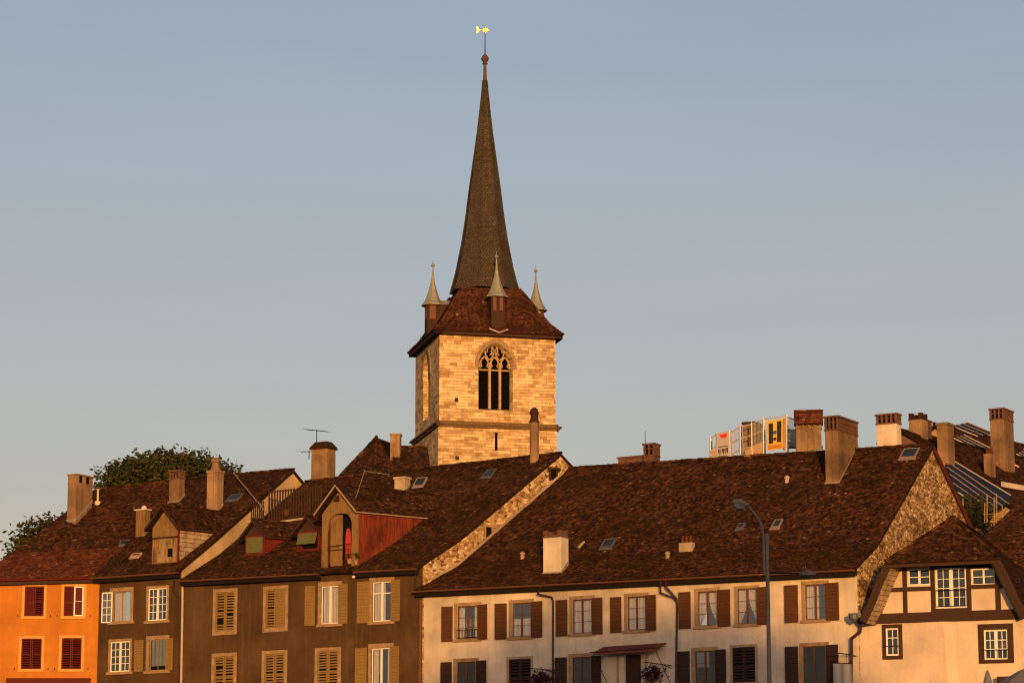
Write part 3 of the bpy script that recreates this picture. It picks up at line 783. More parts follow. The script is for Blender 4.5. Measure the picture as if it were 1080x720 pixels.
curt = {'u1': 'sides', 'u2': 'half', 'u3': 'full', 'u4': 'full', 'u5': 'tied', 'u6': 'tied', 'u7': 'left', 'l1': 'sides', 'l3': 'full', 'l5': 'half', 'l7': None}
rows = {'u7': 3}
for k, r in wW.items():
    if k == 'l4': continue
    fm = MB()
    if k == 'l2' or k == 'l6':
        sm = MB(); surround(sm, F, r, .14, sill=True)
        w_ = sm.build('window', M['stone_trim_grey'], W)
        c = (r[0] + r[1]) / 2
        for a, b in ((r[0], c - .01), (c + .01, r[1])): shutter(F, w_, M['shut_dark'], a + .01, b, r[2] + .01, r[3] - .01, d=-.05, slats=11, back=False)
        m = MB(); fbox(m, F, r[0], r[1], r[2], r[3], -.22, -.2); m.build('unlit_room_sheet', M['dark_room'], w_)  # near-black sheet paints the unlit room behind the slats
        continue
    casement(fm, F, r, 2, 3, fr=.05, mid=.1)
    w_ = fm.build('window', M['frame_brown'], W)
    sm = MB(); surround(sm, F, r, .2 if k != 'u6' else .16); sm.build('stone_surround', M['stone_trim'], w_)
    pane(F, w_, r, mt='glass' if k[0] == 'u' else 'glass_dark')
    if curt.get(k): curtains(F, w_, r, curt[k])
    a, b = shW[k]; z0, z1 = r[2] - .1, r[3] + .03
    up = k[0] == 'u'
    for e in (a, b):
        if e:
            y = 650 if up else 700
            s0, s1 = S_(F, e[0], y), S_(F, e[1], y)
            lou = (k == 'l3' and e is b) or k == 'l1'
            shutter(F, W, M['shut_brown'] if up and not (k == 'u3') else M['shut_dark'] if not up else M['shut_brown'], s0, s1, z0, z1, slats=10, gap=lou, opened=random.uniform(.03, .13) * (-1 if e is a else 1))
# window ledge bars and pot plants
for k in ('u1',):
    r = wW[k]; g = MB()
    for i in range(9):
        x = r[0] + (r[1] - r[0]) * i / 8; g.tube(F.pt(x, .03, r[2] + .04), F.pt(x, .03, r[2] + .52), .012, n=5)
    for zz in (.08, .52): g.tube(F.pt(r[0] - .05, .03, r[2] + zz), F.pt(r[1] + .05, .03, r[2] + zz), .018, n=6)
    g.build('window_railing', M['iron'], W)
# recessed doorway under the canopy
r = wW['l4']; dm = MB(); fbox(dm, F, r[0], r[1], r[2], r[3], -.2, -.14); dd_ = dm.build('door', M['wood_dark'], W)
for q0, q1 in ((r[0] - .5, r[0] - .36), (r[1] + .3, r[1] + .42)):
    dm = MB(); fbox(dm, F, q0, q1, r[2], r[3] - .05, -.02, .04); dm.build('door_post', M['stone_trim_grey'], W)
# downpipes
def pxp(px, py, d=.09, f=F): return f.hit(px, py, -d)
def proj(P):
    q = P - CAM; k = FPX / q.dot(FW); return 540 + q.x * k, 360 - q.dot(UPV) * k
def gut(roof, px, dz=.1):
    a = min((abs(proj(roof.p(i / 400, 0))[0] - px), i / 400) for i in range(401))[1]
    return roof.p(a, 0) - Z * dz + F.n * .05
downpipe(W, [gut(W_R, 572), pxp(567, 626, .35), pxp(582, 629.5), pxp(583.3, 634), pxp(583, 760)], mt='pipe_dark')
downpipe(W, [gut(W_R, 702), pxp(703, 619, .45), pxp(713.5, 631), pxp(714, 640), pxp(712.5, 760)], r=.06, mt='pipe_dark')
downpipe(W, [gut(W_R, 697), pxp(696.5, 624.5, .4), pxp(711, 630.5, .1), pxp(713, 634, .1)], r=.05, mt='pipe_dark')
downpipe(W, [pxp(443.8, 632), pxp(443.5, 640), pxp(442, 760)], r=.09, mt='gutter')
# bargeboard on the far slope of the right gable
bk = mirror_roof(W_R); bm_ = MB()
for i in range(14):
    p, q = bk.p(0, 1 - i / 14), bk.p(0, 1 - (i + 1) / 14)
    bm_.prism([p - Z * .1, q - Z * .1, q - Z * .45, p - Z * .45], F.u * .06)
bm_.build('bargeboard', M['verge_red'], W)
# chimneys and roof lights of the white house
chimney_px(W, W_R, 573, 592, 599.6, 605, 559.6, 'merlon', 'chim_white')
chimney_px(W, W_R, 716, 730, 732.5, 582, 564, 'pots', 'chim_pale')
chimney_px(W, W_R, 871, 885, 906, 510, 439, 'brick', capz=.85)
B_ = lambda px, py, D=9.6: F.hit(px, py, D)
chimney_px(W, None, 679, 690, 696, 490, 467.7, 'brick', 'brick', P=B_(679, 492, 9.4), capz=.8)
chimney_px(W, None, 652, 680, 682, 492, 482, 'slots', 'brick', P=B_(652, 494, 9.6), base_drop=.6)
an = MB(); p = B_(680.5, 468, 9.6); an.tube(p - Z * .2, p + Z * .78, .02, n=6); an.build('aerial', M['iron'], W)
chimney_px(W, None, 925, 946, 950.7, 474, 437, 'brick', 'chim_white', P=B_(925, 474, 10), capz=.62, base_drop=1.5)
skylight(W, W_R, 633.5, 578.5, .75, .8, tilt=.06); skylight(W, W_R, 777, 558, .42, .45); skylight(W, W_R, 813.5, 557, .5, .75, framem='flash'); skylight(W, W_R, 949, 484, .95, .95, framem='flash')
for x, y in ((704, 588), (830, 508), (551, 588)):
    p = W_R.hit(x, y); m = MB(); m.lathe(p - Z * .2, [(.13, 0), (.12, .38), (.16, .4), (.15, .5), (.02, .58)], 9); m.build('roof_vent', M['chim_pale'], W)
for x, y in ((609.5, 578),):
    p = W_R.hit(x, y); m = MB(); m.box(p, F.u * .12, W_R.rl * 0 + (W_R.p(.3, .6) - W_R.p(.3, .3)).normalized() * .55, W_R.n * .1); m.build('roof_hook', M['chim_pale'], W)

# ---- olive grey house
wG = dict(u1=win(F, 227.5, 624, 247.5, 665), u2=win(F, 280.5, 621, 301, 661.7), u3=win(F, 338.7, 617.5, 357.5, 657.5), u4=win(F, 393, 613, 412.5, 655),
          l1=win(F, 226, 691.7, 246.7, 732), l2=win(F, 279, 689, 300, 730), l3=win(F, 335, 686, 356.7, 727), l4=win(F, 391.7, 683, 412, 724))
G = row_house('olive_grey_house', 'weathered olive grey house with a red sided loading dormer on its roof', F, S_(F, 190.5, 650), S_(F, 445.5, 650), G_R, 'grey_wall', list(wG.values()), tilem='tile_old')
gable_wall(G, G_R, 1, 'party', None, inset=.05)
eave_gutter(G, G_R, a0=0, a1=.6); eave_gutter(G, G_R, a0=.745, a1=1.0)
for k, r in wG.items():
    if k in ('u1', 'u2', 'l1', 'l2', 'l3'):
        sm = MB(); surround(sm, F, r, .2, sill=False); fbox(sm, F, r[0] - .2, r[1] + .2, r[2] - .24, r[2] - .002, -.1, .06)
        w_ = sm.build('window', M['stone_trim'], G); c = (r[0] + r[1]) / 2
        for i, (a, b) in enumerate(((r[0], c - .01), (c + .01, r[1]))):
            sk = random.sample(range(10), 2) if k in ('u1', 'l1') else ()
            shutter(F, w_, M['shut_tan'], a + .01, b, r[2] + .01, r[3] - .01, d=-.04, slats=13, skip=sk, gap=not (k == 'u2' and i == 1), fr=.09, back=False)
        m = MB(); fbox(m, F, r[0], r[1], r[2], r[3], -.2, -.18); m.build('unlit_room_sheet', M['dark_room'], w_)  # sheet coloured as the unlit room
    else:
        fm = MB(); casement(fm, F, r, 2, 1, fr=.06, mid=.13, mun=.02)
        if k in ('u4',): fbox(fm, F, r[0], r[1], r[3] - .72, r[3] - .66, -.096, -.046)
        w_ = fm.build('window', M['frame_white'], G)
        sm = MB(); surround(sm, F, r, .22, lint=.26); sm.build('stone_surround', M['stone_trim'], w_)
        pane(F, w_, r); curtains(F, w_, r, 'left' if k == 'u4' else 'sides' if k == 'l4' else 'full')
        z0, z1 = r[2] - .05, r[3] + .06
        e = {'u3': ((323, 333), (357.7, 367.5)), 'u4': ((378, 390), (413, 423)), 'l4': ((376.7, 388), (412.5, 422.5))}[k]
        for i, q in enumerate(e):
            s0, s1 = S_(F, q[0], 640), S_(F, q[1], 640)
            shutter(F, G, M['shut_tan'], s0, s1, z0, z1, slats=12, opened=random.uniform(.03, .14) * (-1 if i == 0 else 1), gap=(k == 'u3' and i == 0) or (k == 'l4' and i == 1))
m = MB(); p = pxp(373, 607, .15); m.tube(pxp(373, 605, 0), p, .02, n=6); m.lathe(p - Z * .14, [(.02, .16), (.1, .14), (.11, .05), (.05, 0)], 10); m.build('wall_lamp', M['frame_white'], G)
downpipe(G, [pxp(183.5, 612, .4), pxp(182.5, 622, .25), pxp(189.5, 631, .1), pxp(190.5, 640), pxp(188, 760)], r=.06, mt='pipe_dark')
downpipe(G, [pxp(192.6, 616), pxp(192.4, 640), pxp(190.4, 760)], r=.075, mt='pipe_pale')
downpipe(G, [G_R.p(.995, 0) - Z * .12 + F.n * .07, pxp(438.5, 606, .3), pxp(438.3, 625, .2)], r=.05, mt='pipe_dark')

def dormer(house, roof, f, name, s0, s1, zb, ze, zp, D, wdir, over=.22, front=None, fm='wood_olive', sm='wood_red', tm='tile_old', eave_over=.22, trim='wood_olive', label=None, hole=None, sink=.5):
    """gabled roof dormer: its front wall stands D metres behind the facade plane and its ridge runs back into the main roof"""
    mid = (s0 + s1) / 2; Lr = 1.0
    while Lr < 14 and roof.height(f.pt(mid, -D, 0) + wdir * Lr) < zp + .15: Lr += .25
    Lr += .5
    c = lambda s, z, k=0.0: f.pt(s, -D, z) + wdir * k
    mb = MB()
    def quad_front(s_a, s_b, z_a, z_b): mb.box(c(s_a, z_a), f.u * (s_b - s_a), Z * (z_b - z_a), f.b * .1)
    if hole:
        a, b, lo, hi = hole
        quad_front(s0, a, zb, ze); quad_front(b, s1, zb, ze); quad_front(a, b, hi, ze) if hi < ze else None
        if lo > zb: quad_front(a, b, zb, lo)
    else: quad_front(s0, s1, zb, ze)
    mb.prism([c(s0, ze), c(s1, ze), c(mid, zp - .12)], f.b * .1)
    d_ = mb.build(name, M[fm], house)
    if label: d_['label'] = label
    for s, sg in ((s0, 1), (s1, -1)):
        sd_ = MB(); sd_.prism([c(s, zb - sink, .1), c(s, ze, .1), c(s, ze, Lr), c(s, zb - sink, Lr)], f.u * (.08 * sg)); sd_.build('side_wall', M[sm], d_)
    rm = MB(); sl = (zp - ze) / (mid - s0)
    for sg in (-1, 1):
        e = mid + sg * (mid - s0 + eave_over); z_e = ze - sl * eave_over + .06
        A, B = c(e, z_e, -over), c(e, z_e, Lr); Cc, Dd = c(mid, zp + .06, Lr), c(mid, zp + .06, -over)
        Roof(A, B, Cc, Dd).tile(rm)
    ridge_tiles(rm, c(mid, zp + .1, -over), c(mid, zp + .1, Lr), .11, .35)
    rm.build('dormer_roof', M[tm], d_)
    tb = MB()
    for sg in (-1, 1):
        e = mid + sg * (mid - s0 + eave_over); z_e = ze - sl * eave_over + .0
        tb.prism([c(e, z_e - .05, -over - .03), c(mid, zp - .05, -over - .03), c(mid, zp + .1, -over - .03), c(e, z_e + .1, -over - .03)], f.b * .05)
        tb.box(c(e, z_e - .02, -over) , wdir * min(Lr, 6), Z * .07, f.u * .05 * -sg)
    tb.build('bargeboard', M[trim], d_)
    return d_, c, Lr
WD = (F.b + F.u * .45).normalized(); WS = (F.b + F.u * .28).normalized()
# loading dormer: open arched doorway, red plank side
s0, s1, zb, ze = F.rect(340, 538, 378, 596); zp = F.rect(345, 514, 351, 520)[3]
ho = F.rect(346.5, 541.5, 371.5, 594)
D0 = -.06
dG, c, Lr = dormer(G, G_R, F, 'loading_dormer', s0, s1, zb - .2, ze, zp, D0, WD, over=.35, fm='wood_olive', hole=(ho[0], ho[1], zb - .2, ho[3]), trim='verge_trim', label='large gabled loading dormer with open arched doorway and red plank side')
m = MB()                                         # corner brackets that round the doorway
for sg, e in ((1, ho[0]), (-1, ho[1])):
    poly = [c(e, ho[3])] + [c(e + sg * .62 * (1 - math.cos(t * math.pi / 2 / 6)), ho[3] - .75 * (1 - math.sin(t * math.pi / 2 / 6))) for t in range(7)]
    m.prism(poly, F.b * .1 + F.n * .012)
m.build('arch_bracket', M['wood_olive'], dG)
m = MB(); w_ = ho[1] - ho[0]
m.box(c(ho[0] + .04, zb - .1, .14), F.u * w_ * .5, Z * (ho[3] - zb + .05), F.b * .05)
for k in range(1, 4): m.box(c(ho[0] + .04 + w_ * .5 * k / 4, zb - .1, .135), F.u * .02, Z * (ho[3] - zb), F.b * .006)
m.build('door_leaf', M['wood_olive'], dG)
m = MB()
for zz in (.95, 1.15): m.tube(c(ho[0] - .02, zb + zz, -.05), c(ho[1] + .02, zb + zz + (.08 if zz > 1 else -.02), -.05), .018, n=6)
m.tube(c(ho[0] + .08, zb - .1, -.05), c(ho[0] + .08, zb + 2.1, -.05), .025, n=6)
m.build('door_rail', M['iron'], dG)
m = MB(); e = F.rect(357, 523, 360.5, 528.5); m.box(c(e[0], e[2], -.3), F.u * (e[1] - e[0]), Z * (e[3] - e[2]), F.b * .3); m.build('hoist_beam', M['wood_dark'], dG)
m = MB(); m.box(c(s0 + .1, zb - .25, .8), F.u * (s1 - s0 - .2), Z * (ze - zb), F.b * .05); m.build('unlit_inner_sheet', M['dark_room'], dG)  # near-black sheet paints the shade inside the dormer
# two small dormers
for x0, x1, xe0, xe1, yb, yf, ye, yp, lab, tilt in ((258.5, 279.3, 251.5, 280, 585, 564.5, 561, 549.7, 'small dormer with red frame and closed green blind', 0), (313.5, 337, 307, 337, 580.5, 560, 557, 545, 'small dormer with red frame and half open green awning blind', .35)):
    P = G_R.hit((x0 + x1) / 2, yb); D = F.loc(P)[1] - .0
    a, b, lo, hi = F.rect(x0, yf, x1, yb, D); zp = F.loc(F.hit((x0 + x1) / 2, yp, D))[2]; ze = F.loc(F.hit(x1, ye, D))[2] - .05
    iw = .14; hol = (a + iw, b - iw, lo + .12, hi - .1)
    dd_, c, Lr = dormer(G, G_R, F, 'small_dormer', a, b, lo, ze, zp, D, WD, over=.2, fm='wood_redframe', sm='wood_redframe', trim='wood_dark', hole=hol, eave_over=.3)
    dd_['label'] = lab
    m = MB(); gz = hi + .0; m.prism([c(a - .03, gz + .03, -.012), c(b + .03, gz + .03, -.012), c((a + b) / 2, zp - .14, -.012)], F.b * .01); m.build('gable_boards', M['wood_dark'], dd_)
    m = MB(); h = hol[3] - hol[2]
    o0 = c(hol[0], hol[3], -.02); dn = (Z * -math.cos(tilt) + F.n * math.sin(tilt)) * (h * (.98 if not tilt else .78))
    m.box(o0, F.u * (hol[1] - hol[0]), dn, F.n * .015); m.build('blind', M['blind_green'], dd_)
    m = MB(); m.box(c(hol[0], hol[2], .25), F.u * (hol[1] - hol[0]), Z * h, F.b * .03); m.build('unlit_inner_sheet', M['dark_room'], dd_)  # sheet coloured as the shade inside
    m = MB(); m.box(c(a - .05, lo - .03, -.06), F.u * (b - a + .1), Z * .09, F.b * .1); m.build('sill', M['wood_redframe'], dd_)
# flat terrace with slatted railings cut into the back of the grey roof
def on_roof(roof, px, py): return roof.hit(px, py)
def slat_fence(parent, roof, pts, ytop_off, name, mt, gapw=.16, sw=.09):
    m = MB()
    for (xa, ya), (xb, yb) in zip(pts[:-1], pts[1:]):
        p, q = roof.hit(xa, ya), roof.hit(xb, yb); d = q - p; n = int(d.length / gapw)
        for i in range(n + 1):
            o = p + d * (i / n); m.box(o - Z * .15, d.normalized() * sw, Z * (ytop_off + .15), F.n * .03)
        for zz in (.1, ytop_off - .12): m.box(p + Z * zz - F.n * .03, d, Z * .07, F.b * .04)
    return m.build(name, M[mt], parent)
slat_fence(G, G_R, [(248.5, 548), (277, 549)], 1.25, 'slat_railing', 'wood_dark')
slat_fence(G, G_R, [(283, 549), (338, 544)], 1.9, 'slat_railing', 'wood_dark', .2, .1)
m = MB()
for xa, ya, xb, yb in ((248, 552, 281, 551), (290, 552, 326, 547)):
    p, q = G_R.hit(xa, ya), G_R.hit(xb, yb); m.prism([p, q, q + Z * .12, p + Z * .12], F.n * .12)
m.build('terrace_edge', M['chim_pale'], G)
m = MB(); p = G_R.hit(305, 545); m.lathe(p + F.n * .3, [(.16, 0), (.22, .3), (.24, .42), (.2, .42)], 10); m.build('clay_pot', M['tile_red'], G)
chimney_px(G, None, 328, 344.5, 353.5, 508, 466, 'flare', P=F.hit(328, 509, 9.6))
chimney_px(G, G_R, 556.7, 566, 570.4, 489, 429.5, 'dome')
chimney_px(G, G_R, 416, 427, 432.6, 520, 503, 'slab', 'chim_pale')
skylight(G, G_R, 436, 513.5, .75, .75, tilt=.2, framem='flash'); skylight(G, G_R, 508, 503.5, .7, .85, up=.06)
p = F.hit(334, 466, 9.9)
def antenna(parent, p, h, span, dirv, nel=8, name='television_aerial'):
    m = MB(); m.tube(p, p + Z * h, .03, n=6); b = p + Z * (h - .05)
    m.tube(b - dirv * span * .5, b + dirv * span * .5, .02, n=6)
    sd_ = dirv.cross(Z).normalized()
    for i in range(nel):
        q = b + dirv * span * (-.5 + i / (nel - 1)); l = .42 - .02 * i; m.tube(q - sd_ * l, q + sd_ * l, .01, n=5)
    return m.build(name, M['iron'], parent)
antenna(G, p - Z * .2, 1.0, 1.75, (F.u * .98 - Z * .16).normalized())
antenna(G, F.hit(326, 476, 10.5) - Z * .5, .55, 1.1, (F.u * .9 + F.b * .3).normalized(), 5)
# windows in the party wall above the white roof
gw = Frame(G_R.er + F.u * -.05, ANG + math.pi / 2 - .0)
def on_gable(roof, px, py):
    a, b = roof.p(1, .06), roof.p(1, .97); n = (b - a).cross(Z).normalized(); r = ray(px, py); k = (a - CAM).dot(n) / r.dot(n); return CAM + r * k, (V((b.x - a.x, b.y - a.y, 0))).normalized(), n
for (x0, y0, x1, y1) in ((512, 556, 518, 567.5), (580.5, 496, 586, 505.5)):
    p, e, n = on_gable(G_R, x0, y1); q, _, _ = on_gable(G_R, x1, y0); wd = (q - p).dot(e); h = q.z - p.z
    if n.dot(F.u) < 0: n = -n
    m = MB(); m.box(p - n * .1, e * wd, Z * h, n * .14); o = m.build('attic_window', M['dark_room'], G)
    m = MB(); m.box(p - e * .12 - n * .02 - Z * .05, e * .12, Z * (h + .1), n * .1); m.box(p + e * wd - n * .02 - Z * .05, e * .12, Z * (h + .1), n * .1); m.box(p - e * .2 + Z * h - n * .02, e * (wd + .4), Z * .14, n * (.12 if x0 < 550 else .3)); m.build('attic_window_frame', M['wood_dark'] if x0 > 550 else M['stone_trim'], o)
# white mortar line where the white house roof meets the party wall
m = MB()
for i in range(24):
    v0, v1 = .1 + .86 * i / 24, .1 + .86 * (i + 1) / 24
    p, q = W_R.p(0, v0), W_R.p(0, v1); m.prism([p + W_R.n * .02, q + W_R.n * .02, q + W_R.n * .14, p + W_R.n * .14], F.u * .09)
m.build('verge_mortar', M['chim_pale'], W)

# ---- small brown grey house
wS = dict(u1=win(F, 119, 623.3, 137.5, 655), u2=win(F, 156.5, 620, 176, 654), l1=win(F, 116.5, 676, 137, 708), l2=win(F, 157.5, 674, 175, 706.7))
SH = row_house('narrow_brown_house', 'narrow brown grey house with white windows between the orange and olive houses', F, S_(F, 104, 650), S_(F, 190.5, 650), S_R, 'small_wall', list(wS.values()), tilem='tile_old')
gable_wall(SH, S_R, 1, 'rubble_pale', None)
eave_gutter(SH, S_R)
for k, r in wS.items():
    fm = MB()
    if k == 'u2' or k == 'l1': casement(fm, F, r, 4, 4, fr=.07, mid=.14, mun=.035, d=-.06)
    else: casement(fm, F, r, 2, 1, fr=.05, mid=0)
    w_ = fm.build('window', M['frame_white'] if k in ('u2', 'l1') else M['stone_trim'], SH)
    sm = MB(); surround(sm, F, r, .15 if k in ('u2', 'l1') else .24, sillw=.1); sm.build('stone_surround', M['stone_trim'], w_)
    if k == 'l2':
        b_ = MB()
        a, b, lo, hi = r; lo2 = lo + .28
        for i in range(20):
            x0, x1 = a + .12 + (b - a - .12) * i / 20, a + .12 + (b - a - .12) * (i + 1) / 20
            d0, d1 = -.06 + .02 * math.sin(i * 1.3), -.06 + .02 * math.sin((i + 1) * 1.3)
            b_.face([F.pt(x0, d0, lo2), F.pt(x1, d1, lo2), F.pt(x1, d1, hi), F.pt(x0, d0, hi)])
        b_.build('blind', M['blind_grey'], w_)
        m = MB(); fbox(m, F, a, b, lo, hi, -.2, -.18); m.build('unlit_room_sheet', M['dark_room'], w_)  # near-black sheet for the unlit room behind the blind
    else:
        pane(F, w_, r, mt='glass_dark' if k != 'u1' else 'glass')
        if k == 'u1': curtains(F, w_, r, 'left')
for e, d in (((142.5, 151.7), .06), ((176, 183), .06)):
    r = wS['l2']; shutter(F, SH, M['shut_tan'], S_(F, e[0], 690), S_(F, e[1], 690), r[2] - .02, r[3] + .02, d=d, slats=12, gap=False)
# the window sash standing open to the left
r = wS['u1']; ff = Frame(F.pt(S_(F, 104.5, 640), .75, 0), ANG - .9); fm = MB()
hw = .72; q = (0, hw, r[2] - .05, r[3] - .02); ff = Frame(F.pt(r[0], .03, 0) - Frame(V((0, 0, 0)), ANG - .25).u * hw, ANG - .25)
casement(fm, ff, q, 2, 4, fr=.07, mid=0, mun=.04, d=0); w_ = fm.build('open_sash', M['frame_white'], SH); pane(ff, w_, q, d=.025)
# brown boarded dormer
P = S_R.hit(172, 594); D = F.loc(P)[1]; a, b, lo, hi = F.rect(160.6, 553, 187.7, 593.5, D); zp = F.loc(F.hit(170.5, 534.5, D))[2]
dS, c, Lr = dormer(SH, S_R, F, 'boarded_dormer', a, b, lo - .2, hi, zp, D, WS, over=.35, fm='wood_olive', sm='gableboard', trim='wood_dark', eave_over=.32)
e = F.rect(163, 568, 186.5, 592.5, D); m = MB(); m.box(c(e[0], e[2], -.03), F.u * (e[1] - e[0]), Z * (e[3] - e[2]), F.b * .03)
m.box(c(e[0] - .07, e[2], -.06), F.u * .06, Z * (e[3] - e[2]), F.b * .06); m.box(c((e[0] + e[1]) / 2 + .05, e[2], -.05), F.u * .05, Z * (e[3] - e[2]), F.b * .02); m.build('dormer_door', M['wood_weather'], dS)
m = MB(); g = F.rect(177.5, 578, 182.5, 587, D); m.box(c(g[0], g[2], -.05), F.u * (g[1] - g[0]), Z * (g[3] - g[2]), F.b * .03); m.build('small_window', M['dark_room'], dS)
m = MB(); m.box(c(e[0] - .15, e[3] + .02, -.05), F.u * (e[1] - e[0] + .3), Z * .12, F.b * .04); m.build('lintel', M['wood_dark'], dS)
m = MB(); m.box(c(b + .0, lo - .2, -.05), F.u * .09, Z * (hi - lo + .1), F.b * .1); m.build('corner_board', M['wood_redframe'], dS)
chimney_px(SH, S_R, 178, 188.5, 194.3, 530, 496, 'brick', capz=.6)
chimney_px(SH, S_R, 217.7, 229, 235, 541, 482.5, 'taper')
# ribbed flue with a white cowl
P = S_R.hit(143, 566); fc = Frame(P, ANG); zt = F.loc(F.hit(147, 538, F.loc(P)[1]))[2]; m = MB()
m.box(fc.pt(0, 0, P.z - .8), fc.u * .75, Z * (zt - P.z + .8), fc.b * .5)
for i in range(5): m.box(fc.pt(.04 + .15 * i, .04, P.z - .8), fc.u * .07, Z * (zt - P.z + .8), fc.b * .05); 
o = m.build('ribbed_flue', M['wood_olive'], SH)
m = MB(); m.box(fc.pt(-.12, .1, zt), fc.u * .95, Z * .08, fc.b * .65); m.blob(fc.pt(.5, -.15, zt + .16), .17); m.build('flue_cowl', M['chim_white'], o)
skylight(SH, S_R, 239, 528, .95, .7, up=.07); skylight(SH, S_R, 138, 588, .7, .35, up=.12, framem='chim_pale', glassm='wood_redframe')
m = MB(); p = S_R.hit(249, 505); q = S_R.hit(283, 545); m.tube(p + W_R.n * .5, q + W_R.n * .3, .035, n=6); m.build('roof_pole', M['stone_trim'], SH)

# ---- orange house
wO = dict(u1=win(FO, 26, 618, 46.3, 649.5), u2=win(FO, 67.5, 618, 88, 649.3), l1=win(FO, 22.5, 673, 43.7, 705), l2=win(FO, 65, 672.5, 85.8, 705))
OH = row_house('orange_house', 'bright orange plastered house with dark red shutters at the left end of the row', FO, S_(FO, -40, 650), S_(FO, 104, 650), O_R, 'orange_wall', list(wO.values()), tiledo=False)
rm = MB(); O_R.tile(rm, va=.335); bk = mirror_roof(O_R); bk.slab(rm); ridge_tiles(rm, O_R.p(0, 1), O_R.p(1, 1)); rm.build('roof', M['tile_brown'], OH)
rm = MB(); O_R.tile(rm, va=0, vb=.335, lift=.03, jit=.5); o = rm.build('roof', M['tile_red'], OH); o['label'] = 'strip of newer red tiles along the eaves'
gm = MB()
fas = eave_gutter(OH, O_R, mt='wood_redframe', r=.11, fas=.34, fm='wood_dark')
for k, r in wO.items():
    sm = MB(); surround(sm, FO, r, .17, d=.02, sillw=0); w_ = sm.build('window', M['orange_trim'], OH); c_ = (r[0] + r[1]) / 2
    for i, (a, b) in enumerate(((r[0], c_ - .01), (c_ + .01, r[1]))):
        if k == 'u2' and i == 1:
            fm = MB(); casement(fm, FO, (a, b, r[2], r[3]), 1, 2, fr=.08, mid=0, d=-.06); fm.build('open_sash', M['frame_white'], w_)
            m = MB(); fbox(m, FO, a + .08, b - .08, r[2] + .08, r[3] - .08, -.08, -.06); m.build('inner_blind', M['shut_red'], w_)
        else: shutter(FO, w_, M['shut_red'], a + .01, b, r[2] + .01, r[3] - .01, d=-.04, slats=12, gap=(k[0] == 'l' or i == 1), back=False)
    m = MB(); fbox(m, FO, r[0], r[1], r[2], r[3], -.22, -.2); m.build('unlit_room_sheet', M['dark_room'], w_)  # near-black sheet keeps the room looking unlit
    for s in (r[0] - .42, r[1] + .42):
        m = MB(); m.box(FO.pt(s, 0, r[2] - .06), FO.u * .05, Z * .13, FO.n * .06); m.build('shutter_catch', M['iron'], OH)
m = MB(); e = FO.rect(8, 715.5, 96, 722); m.box(FO.pt(e[0], .0, e[3] - .06), FO.u * (e[1] - e[0]), Z * .08, FO.n * .5)
m.box(FO.pt(e[0], .5, e[3] - .7), FO.u * (e[1] - e[0]), Z * .7, FO.n * .04); m.build('shop_canopy', M['shut_red'], OH)
P = O_R.hit(70.5, 549)
chimney_px(OH, O_R, 70.5, 79.5, 96.5, 549, 500, 'slots')
m = MB(); p = O_R.hit(103, 530); m.lathe(p - Z * .2, [(.22, 0), (.2, .28), (.07, .36), (.06, 1.0), (.09, 1.02), (.09, 1.1)], 10); m.build('vent_pipe', M['chim_white'], OH)
skylight(OH, O_R, 126, 575, .6, .55, up=.05)

# ------------------------------------------------------------------ half-timbered house on the right
AH = R(20); pH = F.hit(904.8, 650); FH = Frame(pH, AH)
T0, TB = -1.1, 2.2                               # verge plane in front of the wall, top of the half hip behind it
hx = lambda px, py, t=0: FH.loc(FH.hit(px, py, t))
vl = [hx(905.5, 649, T0), hx(912, 636, T0), hx(922, 614, T0), hx(934, 590, T0)]
vr = [hx(1083, 652, T0), hx(1073, 634, T0), hx(1064, 612, T0), hx(1053, 589, T0)]
zt_ = (vl[3][2] + vr[3][2]) / 2; sA = (vl[3][0] + vr[3][0]) / 2; zA = hx(1002, 546, TB)[2]
half = (vr[3][0] - vl[3][0]) / 2
prof = []                                        # half profile from apex down, symmetric
for a, b in zip(vl, vr): prof.append(((b[0] - a[0]) / 2, (a[2] + b[2]) / 2))
prof = prof[::-1]                                # (half width, z): top of verge first
DEEP = 13.0
HT = thing('half_timbered_house', 'cream half timbered house with half hipped gable and flared brown roof', 'house', FH.pt(sA, 0, GZ))
hp = lambda s, t, z: FH.pt(s, -t, z)
rm = MB()
zE = prof[0][1]; wE = prof[0][0]
for sg in (-1, 1):
    Roof(hp(sA + sg * wE, T0, zE), hp(sA + sg * wE, DEEP, zE), hp(sA, DEEP, zA), hp(sA, TB, zA)).tile(rm, .16, .145)
    for (w0, z0), (w1, z1) in zip(prof[:-1], prof[1:]):
        Roof(hp(sA + sg * w1, T0, z1), hp(sA + sg * w1, DEEP, z1), hp(sA + sg * w0, DEEP, z0), hp(sA + sg * w0, T0, z0)).tile(rm, .16, .145)
HIP = Roof(hp(sA - wE - .05, T0 - .12, zE - .1), hp(sA + wE + .05, T0 - .12, zE - .1), hp(sA + .02, TB, zA), hp(sA - .02, TB, zA)); HIP.tile(rm, .16, .145)
ridge_tiles(rm, hp(sA, TB, zA + .03), hp(sA, DEEP, zA + .03), .13, .36)
ridge_tiles(rm, hp(sA - wE, T0 - .1, zE + .02), hp(sA, TB, zA + .05), .10, .36); ridge_tiles(rm, hp(sA + wE, T0 - .1, zE + .02), hp(sA, TB, zA + .05), .10, .36)
rm.build('roof', M['tile_brown'], HT)
bm_ = MB()
